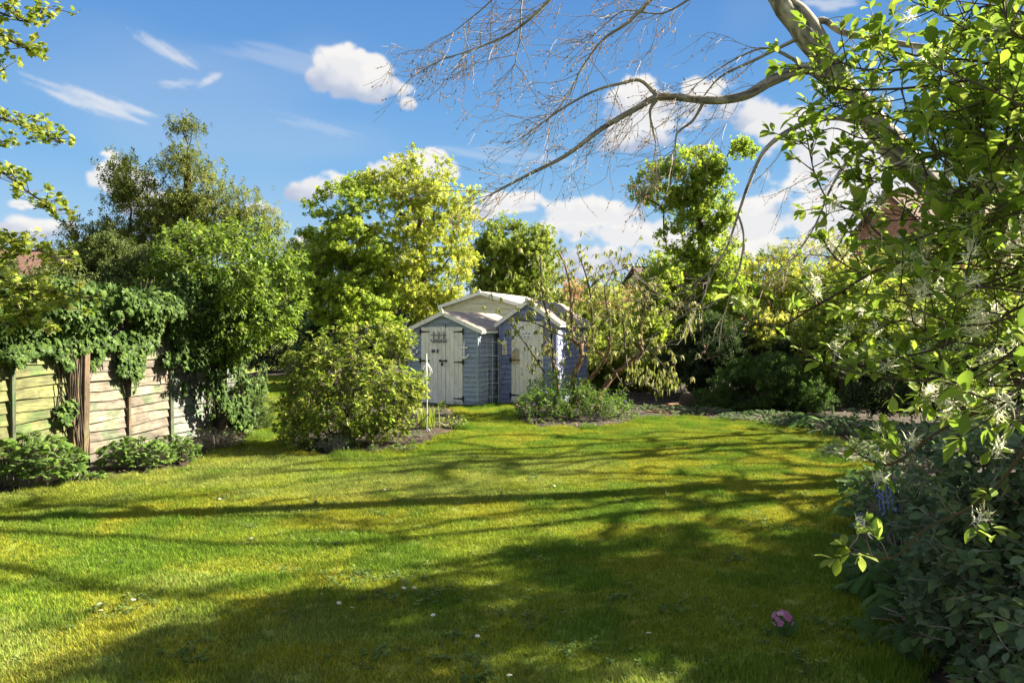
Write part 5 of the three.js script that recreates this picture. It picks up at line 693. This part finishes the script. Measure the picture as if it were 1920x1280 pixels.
// ------------------------------------------------------------------ the flowering shrub in the right foreground
{
  const r = rng(141), base = V(2.75, 0, -2.75), t = thing('flowering_shrub', 'foreground shrub with large fresh leaves and stringy white blossom', 'shrub', base), wood = [], leaves = [], flowers = [];
  const cols = [rgb(0.13, 0.2, 0.022), rgb(0.165, 0.23, 0.026), rgb(0.095, 0.15, 0.018), rgb(0.21, 0.26, 0.05)];
  const whorl = (p, dir, n, size) => { for (let i = 0; i < n; i++) { const a = i * 2.4 + r(), e1 = V(0.3, 0.9, 0.2).cross(dir).normalize(), e2 = dir.clone().cross(e1), out = e1.multiplyScalar(Math.cos(a)).add(e2.multiplyScalar(Math.sin(a))); leaves.push({ m: basis(p.clone().add(dir.clone().multiplyScalar((r() - 0.6) * 0.04)), dir.clone().multiplyScalar(0.35 + r() * 0.8).add(out.multiplyScalar(0.85)), V(r() - 0.5, 1, r() - 0.5).add(dir.clone().multiplyScalar(-0.3)), size * (0.55 + r() * 0.6)), c: pick(cols, r, 0.28) }); } };
  const twig = (p, dir, L, rad, flower) => { const e = p.clone().add(dir.clone().multiplyScalar(L)), mid = p.clone().lerp(e, 0.5).add(rdir(r).multiplyScalar(L * 0.08)); wood.push(tube([p, mid, e], [rad, rad * 0.75, rad * 0.5], 5, false)); whorl(e, dir, 4 + Math.floor(r() * 4), 0.045 + r() * 0.03); if (r() < 0.45) whorl(mid, dir, 2, 0.05); if (r() < flower) flowers.push([e.clone().lerp(p, r() * 0.7).add(rdir(r).multiplyScalar(0.015)), rdir(r).add(V(0, -0.4, 0))]); };
  const run = (l, d0, d1, a, b, dens, flower) => { const pts = smooth(l.map(([x, y], i) => P(x, y, lerp(d0, d1, i / (l.length - 1)) + 0.03 * Math.sin(i * 3))), 5), L = pts.length; wood.push(tube(pts, taper(L, a * 0.62, b * 0.8), 6)); for (let i = 2; i < L; i++) { const d = pts[i].clone().sub(pts[i - 1]).normalize(); if (r() < dens) twig(pts[i], d.multiplyScalar(0.6).add(rdir(r).multiplyScalar(0.8)).add(V(0, 0.3, 0)).normalize(), 0.05 + r() * 0.12, 0.0028, flower); } const d = pts[L - 1].clone().sub(pts[L - 2]).normalize(); whorl(pts[L - 1], d, 6, 0.066); };
  const R = [
    [[[2150, 260], [1990, 150], [1837, 115], [1712, 103], [1665, 78], [1631, 50]], 2.6, 3.0, 0.01, 0.003, 0.8, 0.05], [[[2150, 240], [1856, 152], [1690, 166], [1575, 166], [1537, 150], [1494, 122]], 2.6, 3.1, 0.01, 0.003, 0.85, 0.05],
    [[[1690, 166], [1700, 200], [1719, 275], [1740, 330]], 2.8, 2.5, 0.005, 0.003, 0.7, 0.1], [[[2100, 500], [1920, 398], [1841, 359], [1783, 316], [1740, 270]], 2.2, 2.5, 0.012, 0.003, 0.85, 0.15], [[[2080, 560], [1920, 464], [1869, 445], [1822, 402], [1802, 351], [1795, 300]], 2.2, 2.5, 0.01, 0.003, 0.8, 0.25],
    [[[2080, 480], [1880, 420], [1795, 445], [1732, 472], [1650, 440], [1610, 380]], 2.4, 2.8, 0.01, 0.003, 0.8, 0.3], [[[2080, 520], [1800, 470], [1654, 503], [1572, 550], [1517, 581], [1459, 612], [1404, 601], [1390, 570]], 2.5, 3.1, 0.011, 0.003, 0.62, 0.35], [[[1654, 503], [1619, 511], [1568, 484], [1545, 450]], 2.85, 3, 0.006, 0.003, 0.8, 0.3],
    [[[2060, 560], [1920, 573], [1857, 609], [1752, 655], [1666, 675], [1600, 690]], 2.3, 2.8, 0.01, 0.003, 0.6, 0.45], [[[2060, 690], [1884, 712], [1732, 714], [1619, 702], [1540, 680]], 2.3, 2.8, 0.009, 0.003, 0.55, 0.3], [[[2060, 820], [1861, 780], [1795, 757], [1724, 741]], 2.2, 2.6, 0.008, 0.003, 0.5, 0.5],
    [[[2050, 760], [1920, 850], [1869, 913], [1810, 956], [1736, 991], [1673, 1046], [1634, 1042], [1584, 1022]], 2.1, 2.7, 0.01, 0.003, 0.22, 0.5], [[[2000, 700], [1763, 807], [1673, 870], [1623, 858], [1595, 839]], 2.3, 2.8, 0.008, 0.003, 0.35, 0.5],
    [[[2100, 120], [1960, 40], [1860, 10], [1780, 30], [1730, 10]], 2.5, 2.8, 0.008, 0.003, 0.8, 0.05], [[[2060, 330], [1930, 230], [1880, 180], [1820, 200], [1760, 220]], 2.3, 2.6, 0.008, 0.003, 0.85, 0.05], [[[2060, 420], [1930, 330], [1870, 290], [1800, 280], [1700, 310], [1640, 340], [1600, 330]], 2.4, 2.9, 0.008, 0.003, 0.8, 0.1],
    [[[1700, 250], [1620, 260], [1560, 240], [1500, 270], [1485, 265]], 2.9, 3.1, 0.005, 0.003, 0.6, 0.05], [[[1640, 400], [1560, 380], [1530, 330], [1520, 290], [1510, 240]], 2.9, 3.0, 0.005, 0.003, 0.7, 0.05], [[[2060, 620], [1930, 640], [1860, 690], [1800, 720]], 2.0, 2.3, 0.008, 0.003, 0.6, 0.3], [[[2060, 740], [1930, 720], [1880, 760], [1900, 790]], 1.8, 1.9, 0.008, 0.004, 0.6, 0.1], [[[1760, 640], [1700, 600], [1640, 620], [1590, 640]], 2.6, 2.9, 0.005, 0.003, 0.7, 0.4], [[[2060, 60], [1950, 80], [1900, 60], [1880, 0]], 2.2, 2.3, 0.008, 0.003, 0.9, 0.05], [[[1760, 150], [1680, 132], [1600, 190], [1545, 205]], 2.8, 3.0, 0.005, 0.003, 0.9, 0.03], [[[1720, 240], [1640, 212], [1580, 205], [1545, 180]], 2.8, 3.0, 0.005, 0.003, 0.9, 0.03], [[[1740, 120], [1660, 132], [1590, 122], [1550, 92]], 2.8, 3.0, 0.005, 0.003, 0.9, 0.03], [[[1760, 300], [1690, 270], [1640, 300], [1600, 280]], 2.6, 2.9, 0.005, 0.003, 0.9, 0.05],
  ];
  for (const a of R) run(...a);
  for (let k = 0; k < 66; k++) { const y0 = -20 + r() * 760, x1 = (y0 < 340 ? 1740 : 1610) + r() * (y0 < 340 ? 170 : 290), d = 1.9 + r() * 1.1, y1 = y0 + (r() - 0.6) * 160; run([[2040 + r() * 80, y0 + 60], [1960, y0 + gauss(r) * 30], [lerp(1960, x1, 0.5), lerp(y0, y1, 0.5) + gauss(r) * 40], [x1, y1]], d, d + 0.4, 0.007, 0.0028, 0.72 * (y1 > 560 ? 0.6 : 1), y1 > 330 ? 0.55 : 0.08); }
  const heads = [[2150, 260, 2.6], [2100, 500, 2.2], [2080, 560, 2.3], [2060, 700, 2.2], [2050, 760, 2.1], [2100, 120, 2.5], [2060, 620, 2], [2060, 330, 2.3]]; for (const [x, y, d] of heads) { const e = P(x, y, d), m = base.clone().lerp(e, 0.5).add(V(0.25, 0.2, 0)); wood.push(tube(smooth([base.clone().add(V(gauss(r) * 0.1, 0, gauss(r) * 0.1)), m, e], 5), taper(11, 0.022, 0.01), 7)); }
  part(t, 'branches', shift(merge(wood), base), M.darkBark); foliage(t, 'leaves', [Leaf.obovate, Leaf.cupped, Leaf.flat, Leaf.slim], M.leaf, leaves, 300, mats3(M.leaf, [...cols, rgb(0.09, 0.15, 0.02), rgb(0.14, 0.2, 0.03)]));
  const fg = (() => { const q = rng(5), l = []; for (let i = 0; i < 26; i++) { const c = V(gauss(q) * 0.4, gauss(q) * 0.35, gauss(q) * 0.35); const g = Leaf.petal.clone(); const d = rdir(q).add(V(0, -0.6, 0)); l.push(tint(g.applyMatrix4(basis(c, d, rdir(q), 0.55 + q() * 0.35)), 0.9 + q() * 0.2)); } return merge(l); })(), fm = mats3(M.leaf, [rgb(0.6, 0.59, 0.52), rgb(0.5, 0.5, 0.38)]);
  flowers.flatMap(([p, d]) => [[p, d], [p.clone().add(rdir(r).multiplyScalar(0.03)), d]]).slice(0, 280).forEach(([p, d], i) => { const m = part(t, 'blossom', fg, fm[i % 2]); m.applyMatrix4(basis(p.sub(base), d, rdir(r), 0.03 + r() * 0.02)); });
}
{ // shaded evergreen below it
  const r = rng(151), base = V(2.9, 0, -3.7), lobes = lobePx([[1880, 1090, 3.5, 120, 170, 0.5], [1810, 970, 4, 90, 90, 0.4], [1910, 900, 3.6, 110, 110, 0.5], [1790, 1110, 3.8, 50, 80, 0.3], [1820, 840, 5, 90, 50, 0.5], [1920, 1240, 3.1, 110, 130, 0.4], [2080, 1000, 3.4, 140, 260, 0.6]]), t = thing('evergreen_shrub', 'shaded blue grey evergreen shrub in the lower right corner', 'shrub', base), centre = V(3, 0.4, -3.9), tips = inLobes(lobes, 900, r, 0.4).filter((p) => p.y > 0.03), cols = [rgb(0.08, 0.125, 0.065), rgb(0.12, 0.165, 0.1), rgb(0.06, 0.105, 0.045), rgb(0.12, 0.17, 0.06)];
  const s = limbs([base, V(2.95, 0.35, -3.8), V(3, 0.7, -3.9)], 0.035, inLobes(lobes, 150, r, 0.4), r, { tip: 0.004, from: 0 }); part(t, 'stem', shift(s.trunk, base), M.darkBark); part(t, 'branches', shift(s.branches, base), M.darkBark);
  const w = twigLeaves(tips, centre, 8, 0.1, 0.058, cols, r, { up: 0.2 }); part(t, 'twigs', shift(w.twigs, base), M.twig); foliage(t, 'leaves', Leaf.round, M.gloss, w.leaves, 300, mats3(M.gloss, cols));
}
// ferny and broad leaves along the right bed
const fern = (() => { const l = []; for (let i = 0; i < 9; i++) for (const s of [-1, 1]) { const u = 0.12 + i * 0.095, q = 0.34 * Math.sin(Math.PI * (0.15 + 0.8 * (1 - u))) ; l.push(Leaf.narrow.clone().applyMatrix4(basis(V(0, u, -0.18 * u * u), V(s, 0.45, -0.15), V(0, 0, 1), q + 0.06))); } return merge(l); })();
const bedCols = [rgb(0.06, 0.12, 0.03), rgb(0.085, 0.15, 0.04), rgb(0.05, 0.095, 0.03)];
[[1740, 1130, 200, 0.42, 0.35, 0.14, 161, 'ferny leaves spilling onto the lawn below the evergreen'], [1700, 1080, 160, 0.35, 0.32, 0.13, 162, 'ferny clump at the middle of the right bed edge'], [1790, 1210, 90, 0.4, 0.34, 0.14, 163, 'ferny clump in the lower right corner of the lawn'], [1580, 815, 110, 0.7, 0.4, 0.15, 164, 'ferny green growth at the far corner of the right bed']].forEach(([x, y, n, w, h, s, seed, label]) => lowPlant('fern_clump', label, x, y, n, w, h, s, bedCols, fern, seed, 40, w, 'ferny clumps of the right bed'));
[[1700, 1010, 220, 0.45, 0.5, 0.12, 165, 'broad strap leaved clump below the bluebells'], [1670, 955, 220, 0.4, 0.45, 0.1, 166, 'leafy clump among the bluebells'], [1720, 890, 150, 0.6, 0.5, 0.09, 167, 'leafy clump at the back of the right bed'], [1640, 860, 420, 0.7, 0.2, 0.06, 168, 'low leaves edging the back corner of the lawn']].forEach(([x, y, n, w, h, s, seed, label]) => lowPlant('leafy_clump', label, x, y, n, w, h, s, bedCols, Leaf.oval, seed, 40, w, 'leafy clumps of the right bed'));
[[1300, 775, 420, 0.8, 0.16, 0.06, 171, 'ground ivy at the shaded end of the lawn'], [1440, 788, 520, 0.9, 0.18, 0.06, 172, 'ground ivy below the low shrub'], [1520, 800, 480, 0.8, 0.2, 0.07, 173, 'ground ivy towards the right bed corner'], [1215, 770, 280, 0.5, 0.14, 0.05, 174, 'ground ivy beside the periwinkle'], [1640, 812, 420, 0.9, 0.22, 0.07, 175, 'ground ivy behind the ferny corner of the right bed'], [1760, 825, 420, 0.9, 0.26, 0.07, 176, 'ground ivy at the back of the right bed']].forEach(([x, y, n, w, h, s, seed, label]) => lowPlant('ground_ivy', label, x, y, n, w, h, s, [rgb(0.03, 0.075, 0.012), rgb(0.045, 0.09, 0.015)], Leaf.ivy, seed, 0, w * 0.6, 'ground ivy along the far bed'));
// bluebells
{
  const r = rng(181), bell = new THREE.LatheGeometry([[0.001, 0], [0.4, 0.05], [0.5, 0.4], [0.45, 0.8], [0.62, 1]].map(([a, b]) => new THREE.Vector2(a, b)), 7), bm = std('bluebell_petal', rgb(0.15, 0.17, 0.46), { side: THREE.DoubleSide });
  [[1640, 905], [1655, 915], [1665, 925], [1650, 940], [1610, 960], [1622, 970], [1635, 990], [1640, 1000], [1680, 935], [1685, 985], [1690, 1060], [1700, 1000], [1648, 925], [1658, 930], [1662, 905]].forEach(([x, y], i) => {
    const d = 5.2 + r() * 0.9, top = P(x, y, d), base = onGround(V(top.x + 0.03, 0, top.z)), t = thing('bluebell', 'bluebell spike with nodding blue flowers at the right bed edge', 'flower', base, 0, 'bluebells of the right bed'), h = top.y - base.y; part(t, 'stem', tube(smooth([V(0, 0, 0), V(0.005, h * 0.6, 0), V(-0.03, h, 0.01)], 4), 0.0035, 5), M.leaf.clone()); t.children[0].material.color.setRGB(0.08, 0.15, 0.04); t.children[0].material.vertexColors = false;
    for (let k = 0; k < 9; k++) { const m = part(t, 'bell', bell, bm), a = k * 2.4; m.position.set(-0.03 + Math.cos(a) * 0.016 + 0.004 * k, h - 0.013 * k, 0.01 + Math.sin(a) * 0.016); m.rotation.set(Math.PI + (r() - 0.5) * 0.8, 0, (r() - 0.5) * 0.9); m.scale.setScalar(0.014); } void i;
  });
}
{ // pink flower in the lawn
  const r = rng(185), base = Gh(1470, 1196), t = thing('pink_primula', 'single pink primula flowering in the shaded lawn', 'flower', base), top = P(1468, 1160, toPx(base)[2]).sub(base), stemM = mats3(M.leaf, [rgb(0.07, 0.14, 0.03)])[0], pm = mats3(M.leaf, [rgb(0.42, 0.16, 0.3), rgb(0.5, 0.28, 0.4)]), flower = merge(Array.from({ length: 5 }, (_, i) => Leaf.round.clone().applyMatrix4(basis(V(0, 0, 0), V(Math.cos(i * 1.2566), 0.2, Math.sin(i * 1.2566)), Y, 1)))), stem = tube([V(0, 0, 0), top.clone().multiplyScalar(0.6), top], 0.004, 5); tint(stem, 1); part(t, 'stem', stem, stemM);
  for (let k = 0; k < 26; k++) { const m = part(t, 'flower', flower, pm[k % 2]), d = rdir(r); m.position.copy(top).add(d.clone().multiplyScalar(0.045).multiply(V(1.3, 0.9, 1))); m.quaternion.setFromUnitVectors(Y, d.add(V(0, 0.2, 0.3)).normalize()); m.scale.setScalar(0.017); }
  for (let k = 0; k < 9; k++) { const m = part(t, 'leaf', Leaf.obovate, stemM), a = k * 0.7 - 0.8; m.applyMatrix4(basis(V(0.01, 0.01, 0), V(Math.cos(a), 1.0 + r(), Math.sin(a) * 0.6), V(0, 0.4, 1), 0.08 + r() * 0.06)); }
}
// daisies
{
  const r = rng(191), petal = merge(Array.from({ length: 12 }, (_, i) => Leaf.narrow.clone().applyMatrix4(basis(V(Math.cos(i * 0.5236) * 0.2, 0, Math.sin(i * 0.5236) * 0.2), V(Math.cos(i * 0.5236), 0.25, Math.sin(i * 0.5236)), Y, 0.8)))), wm = mats3(M.leaf, [rgb(0.82, 0.82, 0.8)])[0], eye = new THREE.SphereGeometry(0.3, 8, 5).scale(1, 0.5, 1), stemM = M.bamboo.clone(); stemM.color.setRGB(0.1, 0.16, 0.04);
  [[184, 1141, 'leftmost of the near daisies'], [190, 1150, 'second of the near daisies on the left'], [249, 1130, 'beside a small leaf tuft on the left'], [470, 1008, 'alone in the sunny left lawn'], [757, 1106, 'left one of a pair in mid lawn'], [777, 1106, 'right one of a pair in mid lawn'], [811, 1160, 'in the shade below mid lawn'], [894, 1196, 'in the shaded weed patch'], [957, 1270, 'at the bottom edge of the view'], [722, 919, 'in the far lawn before the bush'], [858, 916, 'in the far lawn before the sheds'], [635, 1138, 'near the left edge of the shade'], [660, 1145, 'just right of the one near the shade edge'], [1216, 1194, 'in the right half of the shaded lawn'], [412, 938, 'near the ivy end of the fence'], [1040, 910, 'below the periwinkle bed']].forEach(([x, y, w]) => {
    const base = Gh(x, y + 8), t = thing('daisy', 'small white daisy ' + w, 'daisy', base, r() * 6, 'daisies in the lawn'), h = 0.045 + r() * 0.02; part(t, 'stem', tube([V(0, 0, 0), V(0.004, h, 0)], 0.0016, 4), stemM); const m = part(t, 'petals', petal, wm); m.position.set(0.004, h, 0); m.rotation.set(0.35 * r(), 0, 0.3 * r()); m.scale.setScalar(0.0165); const e = part(t, 'eye', eye, M.yellow); e.position.set(0.004, h + 0.001, 0); e.scale.setScalar(0.016);
  });
}
// logs and a stone in the shaded corner
{
  const r = rng(195), log = (px, py, L, rad, turn, label) => { const t = thing('log', label, 'log', Gh(px, py, rad * 0.8), turn, 'logs edging the shaded corner'), pts = Array.from({ length: 7 }, (_, i) => V(-L / 2 + L * i / 6, gauss(r) * 0.012, gauss(r) * 0.02)); part(t, 'bark', tube(pts, pts.map(() => rad * (0.9 + r() * 0.2)), 10), M.redBark); part(t, 'stub', tube([pts[4], pts[4].clone().add(V(0.04, rad * 1.6, 0.02))], [rad * 0.4, rad * 0.25], 6), M.redBark); };
  log(1265, 774, 0.9, 0.05, 0.1, 'long reddish log lying at the lawn edge'); log(1235, 778, 0.5, 0.04, -0.3, 'short log end in front of the stone'); log(1275, 764, 0.6, 0.06, 0.3, 'dark log leaning by the stone');
  const g = new THREE.IcosahedronGeometry(0.2, 3), p = g.attributes.position; for (let i = 0; i < p.count; i++) { const k = 0.8 + 0.45 * fbm(p.getX(i) * 4, p.getY(i) * 4 + 3, p.getZ(i) * 4, 3); p.setXYZ(i, p.getX(i) * k * 0.9, p.getY(i) * k * 1.15, p.getZ(i) * k * 0.8); } g.computeVertexNormals(); const st = thing('stone', 'grey brown upright stone in the shaded corner', 'stone', Gh(1290, 766, 0.12)); part(st, 'body', g, M.stone); const c = g.clone().scale(0.45, 0.4, 0.5).translate(0.2, -0.08, 0.1); part(st, 'chip', c, M.stone);
}
scene.traverse((o) => { if (o.isMesh) o.castShadow = o.receiveShadow = true; });
renderer.render(scene, camera);
